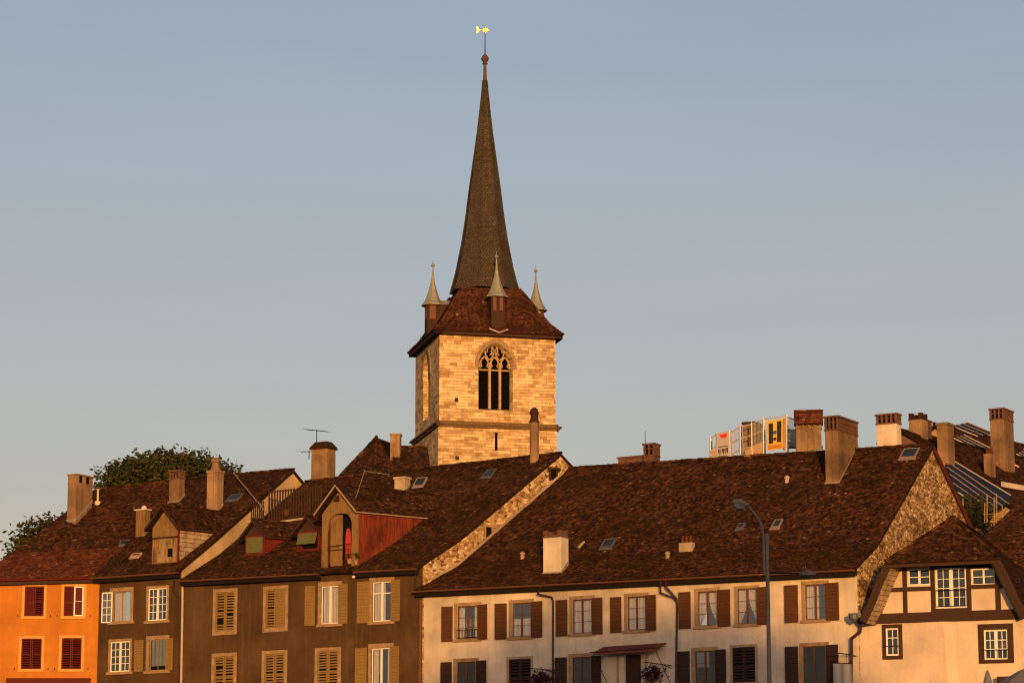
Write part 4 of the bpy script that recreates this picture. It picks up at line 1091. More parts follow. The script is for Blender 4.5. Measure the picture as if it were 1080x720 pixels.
for sg in (-1, 1):
    sf = MB()
    for (w0, z0), (w1, z1) in zip(prof[:-1], prof[1:]):
        p, q = hp(sA + sg * w0, T0, z0), hp(sA + sg * w1, T0, z1)
        inn = FH.u * (-sg * .34)
        bm_.prism([p - Z * .06, q - Z * .06, q - Z * .18 + inn, p - Z * .18 + inn], FH.b * .08)
        bm_.prism([p + FH.n * .06 + Z * .03, q + FH.n * .06 + Z * .03, q + FH.n * .06 - Z * .1 + inn * .5, p + FH.n * .06 - Z * .1 + inn * .5], FH.b * .06)
        a, b = p - Z * .2 + inn * .95, q - Z * .2 + inn * .95
        o = FH.u * (-sg * .30)
        sf.face([a, b, b + FH.b * (-T0 + .0) + o, a + FH.b * (-T0 + .0) + o] if sg < 0 else [b, a, a + FH.b * (-T0) + o, b + FH.b * (-T0) + o])
    sf.build('soffit', M['gableboard'], HT)
bm_.box(hp(sA - wE - .1, T0 - .1, zE - .34), FH.u * (2 * wE + .2), Z * .16, FH.b * .08)
bm_.build('bargeboard', M['wood_dark'], HT)
# eaves soffit behind the hip
m = MB(); m.box(hp(sA - wE, T0, zE - .24), FH.u * 2 * wE, Z * .06, FH.b * (-T0)); m.build('hip_soffit', M['wood_dark'], HT)
# gable panel wall
zb0 = hx(1000, 655)[2]; zb1 = hx(1000, 645)[2]
up = dict(big=FH.rect(987, 598.5, 1019.5, 641), le=FH.rect(957.7, 599.4, 981.5, 617), ri=FH.rect(1024.8, 599, 1050, 616.5))
lo = dict(le=FH.rect(934.5, 662, 948, 691), ri=FH.rect(1038, 663.5, 1063, 695))
m = MB()
gs0, gs1 = FH.rect(936, 620, 1075, 640)[:2]
gs0 = sA - prof[-1][0] + 1.0; gs1 = sA + prof[-1][0] - 1.0
def gtop(s): return zE + .2
def wprof(z):
    for (w0, z0), (w1, z1) in zip(prof[:-1], prof[1:]):
        if z1 <= z <= z0: return w0 + (w1 - w0) * (z0 - z) / (z0 - z1)
    return prof[0][0] if z > prof[0][1] else prof[-1][0]
ss = sorted({v for r in up.values() for v in r[:2]}); a0, a1 = sA - wE + .2, sA + wE - .2
wall_panel(m, FH, a0, a1, zb1, lambda s: zE + .1, list(up.values()))
for sg in (-1, 1):
    e = a0 if sg < 0 else a1
    pts = [FH.pt(e, 0, zb1), FH.pt(sA + sg * (prof[-1][0] - .55), 0, zb1)] + [FH.pt(sA + sg * (w_ - .5), 0, z_) for w_, z_ in prof[::-1] if z_ > zb1 + .1] + [FH.pt(e, 0, zE + .1)]
    m.face(pts if sg > 0 else pts[::-1])
m.build('gable_wall', M['cream_wall'], HT)
# timbers
m = MB(); TD = .05
fbox(m, FH, sA - prof[-1][0] + .55, sA + prof[-1][0] - .5, zb0, zb1 + .02, -.1, .16)
zm0, zm1 = FH.rect(940, 617.5, 1050, 622)[2:]
sL = lambda px: hx(px, 630)[0]
posts = [(952.5, 957), (982, 986.5), (1020, 1024.6), (1050, 1055.5)]
for x0, x1 in posts: fbox(m, FH, sL(x0), sL(x1), zb1 + .02, zE + .05, -.1, TD)
edges = [sA - wprof(zm0) + .6] + [v for p in posts for v in (sL(p[0]), sL(p[1]))] + [sA + wprof(zm0) - .6]
for i in (0, 2, 6, 8): 
    if edges[i + 1] - edges[i] > .05: fbox(m, FH, edges[i], edges[i + 1], zm0, zm1, -.1, TD - .004)
fbox(m, FH, sL(957), sL(982), hx(960, 598)[2], zE - .0, -.1, TD - .006); fbox(m, FH, sL(986.5), sL(1020), up['big'][3], zE, -.1, TD - .006); fbox(m, FH, sL(1024.6), sL(1050), up['ri'][3], zE, -.1, TD - .006)
fbox(m, FH, sL(986.5), sL(1020), zb1 + .02, up['big'][2], -.1, TD - .003)
m.build('timber_frame', M['wood_dark'], HT)
for k, r in up.items():
    fm = MB()
    if k == 'big': casement(fm, FH, r, 4, 4, fr=.09, mid=.2, mun=.035, d=-.08)
    elif k == 'le': casement(fm, FH, r, 2, 2, fr=.08, mid=.12, mun=.04, d=-.08); 
    else: casement(fm, FH, r, 2, 2, fr=.07, mid=.1, mun=.04, d=-.08)
    w_ = fm.build('window', M['frame_white'], HT); pane(FH, w_, r, d=-.055, mt='glass_dark')
    if k != 'le': curtains(FH, w_, r, 'sides')
    if k == 'big':
        g = MB(); g.tube(FH.pt(r[0], .12, r[2] + .95), FH.pt(r[1], .12, r[2] + .95), .02, n=6); g.tube(FH.pt(r[0], .12, r[2] + .1), FH.pt(r[1], .12, r[2] + .1), .015, n=6)
        for i in range(9):
            x = r[0] + (r[1] - r[0]) * i / 8; g.tube(FH.pt(x, .12, r[2] + .1), FH.pt(x, .12, r[2] + .95), .009, n=5)
        g.build('window_railing', M['iron'], w_)
# lower wall, slightly inclined buttress edge, windows in dark frames
hs1 = hx(1120, 680)[0]; m = MB()
wall_panel(m, FH, hx(904.8, 680)[0], hs1, GZ, lambda s: zb0 + .03, list(lo.values()))
sR_ = hs1
m.prism([FH.pt(hs1, 0, GZ), FH.pt(hs1, 0, zb0), FH.pt(hs1, -DEEP, zb0), FH.pt(hs1, -DEEP, GZ)], FH.u * -.3)
m.prism([FH.pt(hx(904.8, 680)[0], -.3, GZ), FH.pt(hx(904.8, 680)[0], -.3, zb0), FH.pt(hx(904.8, 680)[0], -DEEP, zb0), FH.pt(hx(904.8, 680)[0], -DEEP, GZ)], FH.u * .3)
m.prism([FH.pt(hx(904.8, 680)[0] + .3, -DEEP, GZ), FH.pt(hs1 - .3, -DEEP, GZ), FH.pt(hs1 - .3, -DEEP, zb0), FH.pt(sA, -DEEP, zA - .3), FH.pt(hx(904.8, 680)[0] + .3, -DEEP, zb0)], FH.n * .3)
m.build('wall', M['cream_wall'], HT)
m = MB()
b0, b1 = hx(995, 656)[0], hx(1006, 730)[0]; b2 = hx(1120, 680)[0]
zA_, zB_ = zb0 - .01, hx(1000, 760)[2]
wl = lo['le'][1] + .5
T = [FH.pt(wl, .004, zA_), FH.pt(b0, .16, zA_), FH.pt(b0 + .45, .004, zA_)]; Bt = [FH.pt(wl, .004, zB_), FH.pt(b1 - .1, .22, zB_), FH.pt(b1 + .5, .004, zB_)]
for q0, q1 in ((0, 1), (1, 2)): m.face([Bt[q0], Bt[q1], T[q1], T[q0]])
m.face([T[0], T[1], T[2]]); m.build('wall_buttress', M['cream_wall'], HT)
for k, r in lo.items():
    fm = MB(); casement(fm, FH, r, 2 if k == 'le' else 4, 3, fr=.08, mid=0 if k == 'le' else .17, mun=.04, d=-.1)
    w_ = fm.build('window', M['frame_white'], HT); pane(FH, w_, r, mt='glass_dark')
    sm = MB(); surround(sm, FH, r, .2 if k == 'le' else .3, d=.05, sill=False, lint=.2 if k == 'le' else .3); q_w = .2 if k == 'le' else .3; fbox(sm, FH, r[0] - q_w, r[1] + q_w, r[2] - .2, r[2] - .002, -.1, .05)
    sm.build('timber_surround', M['wood_dark'], w_)
    g = MB(); g.tube(FH.pt(r[0] - .15, .1, r[2] + .5), FH.pt(r[1] + .05, .1, r[2] + .5), .018, n=6)
    if k == 'ri':
        for i in range(8):
            x = r[0] + (r[1] - r[0]) * i / 7; g.tube(FH.pt(x, .1, r[2] + .02), FH.pt(x, .1, r[2] + .5), .01, n=5)
    g.build('window_railing', M['iron'], w_)
downpipe(HT, [FH.hit(900.5, 655, .3 * -1) + Z * .2, FH.hit(907.5, 660, -.35), FH.hit(907, 666, -.3), FH.hit(898, 673, -.25), FH.hit(898, 690, -.25), FH.hit(896.5, 770, -.25)], r=.09, mt='pipe_dark')
m = MB(); p = FH.hit(900.5, 651, -.9); m.lathe(p - Z * .22, [(.05, 0), (.22, .16), (.26, .36), (.2, .42)], 10); m.box(p - FH.u * .3, FH.u * .7, Z * .25, FH.b * .5); m.build('rain_hopper', M['zinc'], HT)

# ------------------------------------------------------------------ roofs behind, on the right
RB = V((.64, .77, 0)).normalized(); QB = V((.77, -.64, 0)).normalized()
def sloped(label, name, ridge0, ridge1, length, pitch, tm, group=None, cat='house', back=6):
    d = QB * math.cos(pitch) - Z * math.sin(pitch)
    r_ = Roof(ridge0 + d * length, ridge1 + d * length, ridge1, ridge0)
    c = (ridge0 + ridge1) / 2
    h = thing(name, label, cat, V((c.x, c.y, GZ)), group)
    rm = MB(); r_.tile(rm, .18, .17); b0, b1 = ridge0 - QB * back - Z * back * math.tan(pitch), ridge1 - QB * back - Z * back * math.tan(pitch)
    rb = Roof(b1, b0, ridge0, ridge1); rb.slab(rm); ridge_tiles(rm, ridge0 + Z * .03, ridge1 + Z * .03, .14, .38)
    rm.build('roof', M[tm], h)
    w_ = MB(); e0, e1 = r_.el, r_.er
    i_ = RB * .3
    p = [e0 + i_ - QB * .5, e1 - i_ - QB * .5, b1 - i_ + QB * .5, b0 + i_ + QB * .5]; zl = min(q.z for q in (e0, b0)) - .1
    for k in range(4):
        a, b = p[k], p[(k + 1) % 4]; w_.face([V((a.x, a.y, GZ)), V((b.x, b.y, GZ)), V((b.x, b.y, zl)), V((a.x, a.y, zl))])
    w_.build('wall', M['rubble_pale'], h)
    for q0, q1, q2 in ((e0 + i_, ridge0 + i_, b0 + i_), (e1 - i_, ridge1 - i_, b1 - i_)):
        w_ = MB(); w_.prism([V((q0.x, q0.y, zl)), V((q2.x, q2.y, zl)), q2 - Z * .2, q1 - Z * .2, q0 - Z * .2], RB * .2); w_.build('gable', M['rubble_pale'], h)
    return h, r_, d
rg0 = at_depth(948, 453, 176)
B1, B1R, dB = sloped('brown tiled house with rows of long dark solar panels behind the stone gable', 'panelled_house', rg0, rg0 + RB * 26, 11, R(35), 'tile_brown')
def panel_rows(house, roof, d, quads, name='solar_panel'):
    for q in quads:
        p = [roof.hit(x, y) for x, y in q]; n = roof.n
        g = MB(); g.prism([x + n * .06 for x in p], n * .06); o = g.build(name, M['solar'], house)
        r_ = MB()
        for a, b in ((p[0], p[1]), (p[3], p[2])):
            e = (b - a).normalized(); sd_ = e.cross(n).normalized()
            r_.box(a + n * .1 - sd_ * .06, b - a, sd_ * .12, n * .06)
        r_.build('panel_rail', M['rail'], o)
NB = 6
top = ((995.6, 486.5), (1066, 537)); bot = ((1008, 521), (1040, 541))
def lerp2(a, b, t): return (a[0] + (b[0] - a[0]) * t, a[1] + (b[1] - a[1]) * t)
lines = [((1003, 486.5), (1065, 524)), ((996, 487), (1063, 533)), ((998, 494.5), (1056, 535)), ((1001, 502), (1050, 537)), ((1004, 511), (1046, 540)), ((1009.5, 521), (1040, 541.5))]
panel_rows(B1, B1R, dB, [(lines[i][0], lines[i][1], lines[i + 1][1], lines[i + 1][0]) for i in range(5)])
for (xl, xc, xr, yb, yt, st, mt_) in ((989, 1000, 1007, 485, 446, 'slab', 'chim'), (1038, 1045, 1050, 499, 471, 'pots', 'chim'), (1045.5, 1060, 1070, 488, 431, 'brick', 'chim')):
    chimney_px(B1, B1R, xl, xc, xr, yb, yt, st, mt_, capz=.75, flash=False)
m = MB(); p = B1R.hit(1061, 494); m.tube(p - Z * .2, p + Z * .8, .05, n=7); m.build('vent_pipe', M['chim_pale'], B1)
m = MB(); p, q = B1R.hit(1056, 513), B1R.hit(1090, 519); m.prism([p, q, q + Z * .32, p + Z * .32], QB * .06); m.build('white_board', M['chim_white'], B1)
m = MB(); p, q = B1R.hit(1048, 481), B1R.hit(1074, 493); m.prism([p, q, q + Z * .1, p + Z * .1], QB * .06); m.build('verge_flashing', M['rail'], B1)
skylight(B1, B1R, 1025, 484, .55, .5, glassm='dark_room', framem='wood_dark')
rg1 = at_depth(985, 447, 196)
B2, B2R, _ = sloped('dark roofed house with bright striped panels farthest behind on the right', 'striped_roof_house', rg1, rg1 + RB * 34, 11, R(37), 'tile_brown', back=5)
qs = []
for (x0, y0, x1, y1, n, dx, dy) in ((1003, 450.5, 1030, 461.5, 3, 5.5, -1.2), (1005, 463.5, 1034, 478, 3, 3.5, -1.2), (1071, 480, 1092, 491, 3, 2.5, -1.5)):
    for i in range(n):
        a = (x0 + dx * i, y0 + dy * i); b = (x1 + dx * i, y1 + dy * i); qs.append((a, b, (b[0] + dx, b[1] + dy), (a[0] + dx, a[1] + dy)))
panel_rows(B2, B2R, dB, qs)
rg2 = at_depth(946, 453.5, 172)
m = None
# little gabled roof end between the white chimney and the stone gable
rg = [at_depth(x, y, 172) for x, y in ((949, 452.5), (975, 467.5))]
B3 = thing('small_gabled_roof', 'little brown gabled roof with brick gable just behind the white chimney', 'house', V((rg[0].x + 2, rg[0].y + 2, GZ)))
rm = MB(); bb = V((.5, .86, 0)); r_ = Roof(rg[1], rg[1] + bb * 6, rg[0] + bb * 6, rg[0]); r_.tile(rm, .16, .15)
l_ = V((2 * rg[0].x - rg[1].x, 2 * rg[0].y - rg[1].y, rg[1].z)); Roof(l_, l_ + bb * 6, rg[0] + bb * 6, rg[0]).tile(rm, .16, .15); ridge_tiles(rm, rg[0], rg[0] + bb * 6, .13); rm.build('roof', M['tile_old'], B3)
m = MB(); i_ = bb * .4; m.prism([V((l_.x, l_.y, GZ)) + i_, V((rg[1].x, rg[1].y, GZ)) + i_, rg[1] + i_ - Z * .15, rg[0] + i_ - Z * .15, l_ + i_ - Z * .15], bb * 5); m.build('wall', M['brick'], B3)
P = at_depth(959, 470, 175)
chimney_px(B3, None, 959, 973, 979, 470, 436, 'merlon', 'chim', P=P, base_drop=2.0, capm='tile_old')
P = at_depth(974, 472, 178); chimney_px(B3, None, 974, 979, 983, 472, 443, 'brick', 'brick', P=P, capz=.5)

# roof at the right edge
FR = Frame(at_depth(1060, 560, 161), R(14))
RR = Roof(FR.hit(1012, 591, -4.4), FR.hit(1130, 606, -4.4), FR.hit(1120, 505, 4), FR.hit(1084, 523, 4))
RH = thing('hipped_roof_house', 'house at the right edge with steep brown hipped roof behind the half timbered house', 'house', FR.pt(0, 0, GZ))
rm = MB(); RR.tile(rm, .17, .16); ridge_tiles(rm, RR.el, RR.rl, .12); 
bl = FR.pt(FR.loc(RR.el)[0], -12, RR.el.z); Roof(bl, RR.el, RR.rl, FR.pt(FR.loc(RR.rl)[0], -8, RR.rl.z)).tile(rm, .17, .16); rm.build('roof', M['tile_brown'], RH)
m = MB(); e0, e1 = FR.loc(RR.el)[0] + .5, FR.loc(RR.er)[0]; zz = RR.el.z - .2
m.box(FR.pt(e0, 3.6, GZ), FR.u * (e1 - e0), Z * (zz - GZ), FR.b * 12); m.build('wall', M['cream_wall'], RH)

# dark climbing plant and posts on the small terrace between the roofs
tp = at_depth(1032, 560, 163)
SHR = thing('terrace_shrub', 'dark bushy shrub on the small roof terrace between two brown roofs', 'shrub', tp - Z * .4)
m = MB(); foliage(m, at_depth(1032, 553, 163), .75, 900, .09, (1, .8, .8), 10); m.build('leaves', M['leaf_dark'], SHR)
m = MB(); m.tube(tp - Z * .5, tp + Z * .4, .05, n=6); m.build('stem', M['bark'], SHR)
m = MB(); q = at_depth(1033, 545, 165)
SH2 = thing('terrace_greenery', 'olive green creeper hanging below the solar panels behind the terrace', 'plant', at_depth(1026, 562, 165) - Z)
foliage(m, at_depth(1027, 539, 165), 1.25, 2200, .09, (.9, .5, .75), 14); m.build('leaves', M['leaf'], SH2)
TF = thing('terrace_railing', 'thin pale steel posts of a roof terrace below the solar panels', 'railing', at_depth(1045, 560, 162))
for x, y0, y1 in ((1041, 521, 545), (1048.5, 524, 552), (1051, 520, 546), (1038.5, 530, 545), (1015.5, 525, 537), (1057, 533, 543)):
    m = MB(); a, b = at_depth(x, y1 + 6, 162), at_depth(x, y0, 162); m.tube(a, b, .035, n=7); m.build('post', M['stone_trim'], TF)
m = MB(); m.tube(at_depth(1037, 542, 162), at_depth(1058, 541, 162), .02, n=6); m.build('rail', M['stone_trim'], TF)
dk = MB(); dk.box(at_depth(1010, 566, 162) - Z * .2, V((5, 0, 0)), V((0, 3, 0)), Z * .2); dk.box(at_depth(1010, 566, 162) - Z * 12, V((5, 0, 0)), V((0, 3, 0)), Z * 11.8); dk.build('terrace_deck', M['rubble_pale'], TF)

# ------------------------------------------------------------------ scaffold, banner, sign on the far side of the long ridge
YS = 172
sp = lambda px, py, y=YS: at_depth(px, py, y)
SC = thing('scaffold', 'pale steel scaffold with plank decks and netting around the chimneys behind the ridge', 'scaffold', sp(790, 492) - Z * 3)
postx = [(749, 461, 491), (755.5, 456, 490), (769.5, 454, 489), (780.5, 448, 488), (792.5, 445, 487), (804.8, 440, 486), (829, 437, 483), (839.5, 441, 483)]
def pole(x, yt, yb, y=YS, r=.05): m = MB(); a, b = sp(x, yb + 12, y), sp(x, yt, y); m.tube(V((b.x, b.y, a.z)), b, r, n=7); m.build('scaffold_pole', M['steel'], SC)
for x, yt, yb in postx: pole(x, yt, yb); pole(x + 1.5, yt + .5, yb, YS + 2.2, .045)
m = MB()
for (a, b) in zip(postx[:-1], postx[1:]):
    for k in (2.0, 14, 26):
        if a[1] + k < a[2]: m.tube(sp(a[0], a[1] + k), sp(b[0], b[1] + k), .035, n=6)
for i in range(6):
    a = sp(756 + i * 8.5, 491 - i * .6); b = sp(761 + i * 8.5, 484 - i * .8); m.tube(a, b, .03, n=6)
m.tube(sp(798, 485), sp(804, 470), .035, n=6)
m.build('scaffold_ledger', M['steel'], SC)
m = MB(); a, b = sp(752, 487.5), sp(804, 482); m.prism([a, b, b + Z * .25, a + Z * .25], V((0, 1.2, 0))); a, b = sp(786, 482), sp(805, 480); m.prism([a, b, b + Z * .9, a + Z * .4], V((0, .05, 0))); m.build('scaffold_deck', M['plank'], SC)
nm = bpy.data.materials.new('scaffold_net'); nm.use_nodes = True; t_ = nm.node_tree; t_.nodes.clear(); o_ = t_.nodes.new('ShaderNodeOutputMaterial'); d_ = t_.nodes.new('ShaderNodeBsdfDiffuse'); d_.inputs[0].default_value = (.55, .5, .45, 1); tr_ = t_.nodes.new('ShaderNodeBsdfTransparent'); mx_ = t_.nodes.new('ShaderNodeMixShader'); mx_.inputs[0].default_value = .42; t_.links.new(tr_.outputs[0], mx_.inputs[1]); t_.links.new(d_.outputs[0], mx_.inputs[2]); t_.links.new(mx_.outputs[0], o_.inputs[0])
def netq(x0, y0, x1, y1, x2, y2, x3, y3, y=YS + .1):
    m = MB(); p = [sp(x0, y0, y), sp(x1, y1, y), sp(x2, y2, y), sp(x3, y3, y)]; n_ = 10
    for i in range(n_):
        f_ = lambda k: V((0, .12 * math.sin(k * 2.1), 0))
        m.face([p[0].lerp(p[1], i / n_) + f_(i), p[0].lerp(p[1], (i + 1) / n_) + f_(i + 1), p[3].lerp(p[2], (i + 1) / n_) + f_(i + 1), p[3].lerp(p[2], i / n_) + f_(i)])
    m.build('scaffold_net', nm, SC)
netq(770, 455, 781, 450, 780, 486, 770, 488); netq(793, 446, 805, 443, 804, 484, 793, 486); netq(830, 440, 839, 442, 838, 462, 830, 462)
# chimneys wrapped by the scaffold and the tiled saddle chimney belong to the house behind
HB = thing('hidden_rear_house', 'house behind the long ridge showing a saddle tiled chimney and pale green roof edge', 'house', V((sp(820, 490, 178).x, 178, GZ)))
m = MB(); p = sp(760, 496, 176); m.box(V((p.x, 176, GZ)), V((7.5, 0, 0)), Z * (p.z - GZ), V((0, 6, 0))); m.build('wall', M['rubble_pale'], HB)
chimney_px(HB, None, 783.5, 797, 804, 488, 445, 'slab', 'chim', P=sp(784, 490, 173.5), base_drop=2, capm='tile_old', ang=R(22))
chimney_px(HB, None, 839.5, 866, 868, 474, 432.5, 'tilegable', 'chim', P=sp(840, 474, 170), base_drop=2.5, ang=R(6), capz=1.15)
m = MB(); p = [sp(820, 485, 169), sp(868, 474.5, 169), sp(868, 471.5, 172), sp(820, 482, 172)]; m.prism(p, Z * .1); m.build('green_roof_edge', M['green_sheet'], HB)
m = MB(); p = sp(831, 471, 175); m.box(p, V((1.2, 0, 0)), Z * 1.1, V((0, .8, 0))); m.build('roof_hatch', M['green_sheet'], HB)
# white banner
BN = thing('white_banner', 'white advertising banner with red triangle and dark lettering tied to the scaffold', 'banner', sp(762, 489, YS - .3))
def flatq(parent, name, mt, pts, y, th=.02): 
    m = MB(); m.prism([sp(x, yy, y) for x, yy in pts], V((0, th, 0))); return m.build(name, M[mt], parent)
YB = YS - .12
flatq(BN, 'banner_cloth', 'white_cloth', [(755.5, 456.5), (768.5, 454.5), (768.5, 488), (755.5, 489)], YB)
flatq(BN, 'banner_cloth', 'white_cloth', [(749, 474), (755.2, 473), (755.2, 489), (749, 489.5)], YB)
flatq(BN, 'red_triangle', 'red_paint', [(758.5, 458.5), (767, 456.5), (766, 461), (761, 461.8)], YB - .03)
for i, (x, y, w_, h_) in enumerate(((757.5, 474.2, 1.6, 4.6), (759.8, 473.6, .8, 4.8), (761.6, 473.2, 1.9, 4.9), (764.1, 472.7, 1.3, 5), (766, 472.2, 1.9, 5.2))):
    flatq(BN, 'letter', 'black_paint', [(x, y), (x + w_, y - .4), (x + w_ * .9, y + h_ * .55), (x + w_, y + h_), (x + w_ * .55, y + h_), (x + w_ * .4, y + h_ * .4), (x + .1, y + h_)], YB - .03)
for x, w_ in ((750.5, 1.4), (752.8, 1.5)): flatq(BN, 'letter', 'red_paint', [(x, 476), (x + w_, 475.7), (x + w_, 476.8), (x + w_ * .6, 477), (x + w_ * .6, 480), (x + w_ * .3, 480), (x + w_ * .3, 477), (x, 477.2)], YB - .03)
for (x, y, w_) in ((757.5, 480.8, 9.5), (757.5, 470.5, 10), (758, 484, 6)): flatq(BN, 'small_print', 'black_paint', [(x, y), (x + w_, y - .6), (x + w_, y + .3), (x, y + .9)], YB - .03)
# yellow sign board
YG = thing('yellow_sign', 'yellow framed sign board with two black bars and blue dot hung on the scaffold', 'sign', sp(818, 478, YS - .3))
def lay(f0, f1): return lambda a, b: lerp2(lerp2((808.5, 444), (826, 441), a), lerp2((808.5, 475), (826, 473), a), b)
q = lambda a, b: lerp2(lerp2((808.5, 444), (826, 441), a), lerp2((809, 475), (825.5, 473), a), b)
rq = lambda a0, b0, a1, b1: [q(a0, b0), q(a1, b0), q(a1, b1), q(a0, b1)]
flatq(YG, 'board', 'yellow_paint', rq(0, 0, 1, 1), YB, .06)
flatq(YG, 'bar', 'black_paint', rq(.12, .1, .39, .78), YB - .03); flatq(YG, 'bar', 'black_paint', rq(.63, .07, .9, .76), YB - .03)
flatq(YG, 'bottom_strip', 'orange_paint', rq(.06, .83, .94, .96), YB - .03)
def disc(parent, name, mt, c, rx, ry): flatq(parent, name, mt, [q(c[0] + rx * math.cos(t * math.pi / 8), c[1] + ry * math.sin(t * math.pi / 8)) for t in range(16)], YB - .05)
disc(YG, 'dot', 'blue_paint', (.5, .42), .11, .065); disc(YG, 'dot', 'black_paint', (.5, .64), .10, .055)
m = MB(); m.prism([sp(x, y, YB + .08) for x, y in ((826.3, 441), (829, 441.5), (828.5, 474), (826, 473))], V((0, .3, 0))); m.build('board_edge', M['plank'], YG)

# ------------------------------------------------------------------ hipped building left of the church
P1 = at_depth(397, 461, 205); FB = Frame(P1, R(-8))
HP = thing('hipped_building', 'brown tiled building with steep hipped roof left of the church tower', 'building', V((P1.x, P1.y + 6, GZ)))
zr = P1.z; eL = at_depth(350, 510, 201); ze = eL.z - 1.5
rm = MB(); rl, rr_ = P1, V((P1.x + 5.5, P1.y + 5.5, P1.z - .85))
fl, fr = at_depth(347, 514, 199.5), at_depth(425, 514, 199.5); frc = at_depth(394.5, 516, 198.5)
bl_ = fl + V((2, 14, 0)); br_ = fr + V((2, 14, 0)); rr_ = V((P1.x + 4.6, P1.y + 6, P1.z - .55))
Roof(fl, frc, P1, P1 - V((.05, 0, 0))).tile(rm, .19, .19); Roof(frc, fr, P1 + V((.05, 0, 0)), P1).tile(rm, .19, .19)
ridge_tiles(rm, frc + Z * .05, P1 + Z * .05, .14); ridge_tiles(rm, fl, P1, .14); ridge_tiles(rm, fr, P1, .14)
p2, p3, p4, p5 = at_depth(420, 471, 207), at_depth(451, 471.5, 207), at_depth(455, 500, 203), at_depth(405, 500, 203)
Roof(p5, p4, p3, p2).tile(rm, .19, .19); ridge_tiles(rm, p2, p3, .14)
Roof(bl_, fl, P1, P1 + V((3, 8, 0))).slab(rm)
rm.build('roof', M['tile_old'], HP)
m = MB(); m.box(V((fl.x + .5, fl.y + .6, GZ)), V((fr.x - fl.x - .5, 0, 0)), Z * (fl.z - GZ - .1), V((0, 13, 0))); m.build('wall', M['rubble_pale'], HP); m = MB(); m.box(V((fr.x + .01, p5.y + .6, GZ)), V((p4.x - fr.x, 0, 0)), Z * (p4.z - GZ - .1), V((0, 9, 0))); m.build('wall', M['rubble_pale'], HP)
chimney_px(HP, None, 411, 421, 423, 480, 457, 'slab', 'chim', P=at_depth(411.5, 480, 205.5), ang=R(8))

# ------------------------------------------------------------------ church tower
A_T = -R(13.4); Pt = at_depth(463, 447, 228); FT = Frame(Pt, A_T)
SW = FT.loc(FT.hit(586, 449))[0]
TW = thing('church_tower', 'tall yellow limestone church tower with slender pointed spire and traceried window', 'church tower', FT.pt(SW / 2, -SW / 2, GZ))
zl = FT.loc(FT.hit(463, 447))[2]; zev = FT.loc(FT.hit(463, 348))[2]
tc = FT.pt(SW / 2, -SW / 2, 0)
def side(k):                                     # the four faces of the tower
    o = [FT.pt(0, 0, 0), FT.pt(SW, 0, 0), FT.pt(SW, -SW, 0), FT.pt(0, -SW, 0)][k]
    return Frame(o, A_T - k * math.pi / 2)
wr = FT.rect(504.5, 360, 541, 433); zsp = FT.loc(FT.hit(523, 386))[2]; zap = FT.loc(FT.hit(522, 361.5))[2]
ww = (wr[1] - wr[0]) / 2; wc = (wr[0] + wr[1]) / 2
def arch(c, hw, zs, za, n=10):
    """pointed arch outline from left springing to right springing"""
    h = za - zs; r = (hw * hw + h * h) / (2 * hw); pts = []
    for i in range(n + 1):
        z = zs + h * i / n; x = c - hw + (r - math.sqrt(max(0, r * r - (z - zs) ** 2))); pts.append((x, z))
    return pts + [(2 * c - x, z) for x, z in pts[::-1][1:]]
mb = MB(); louv = MB(); trac = MB(); mould = MB()
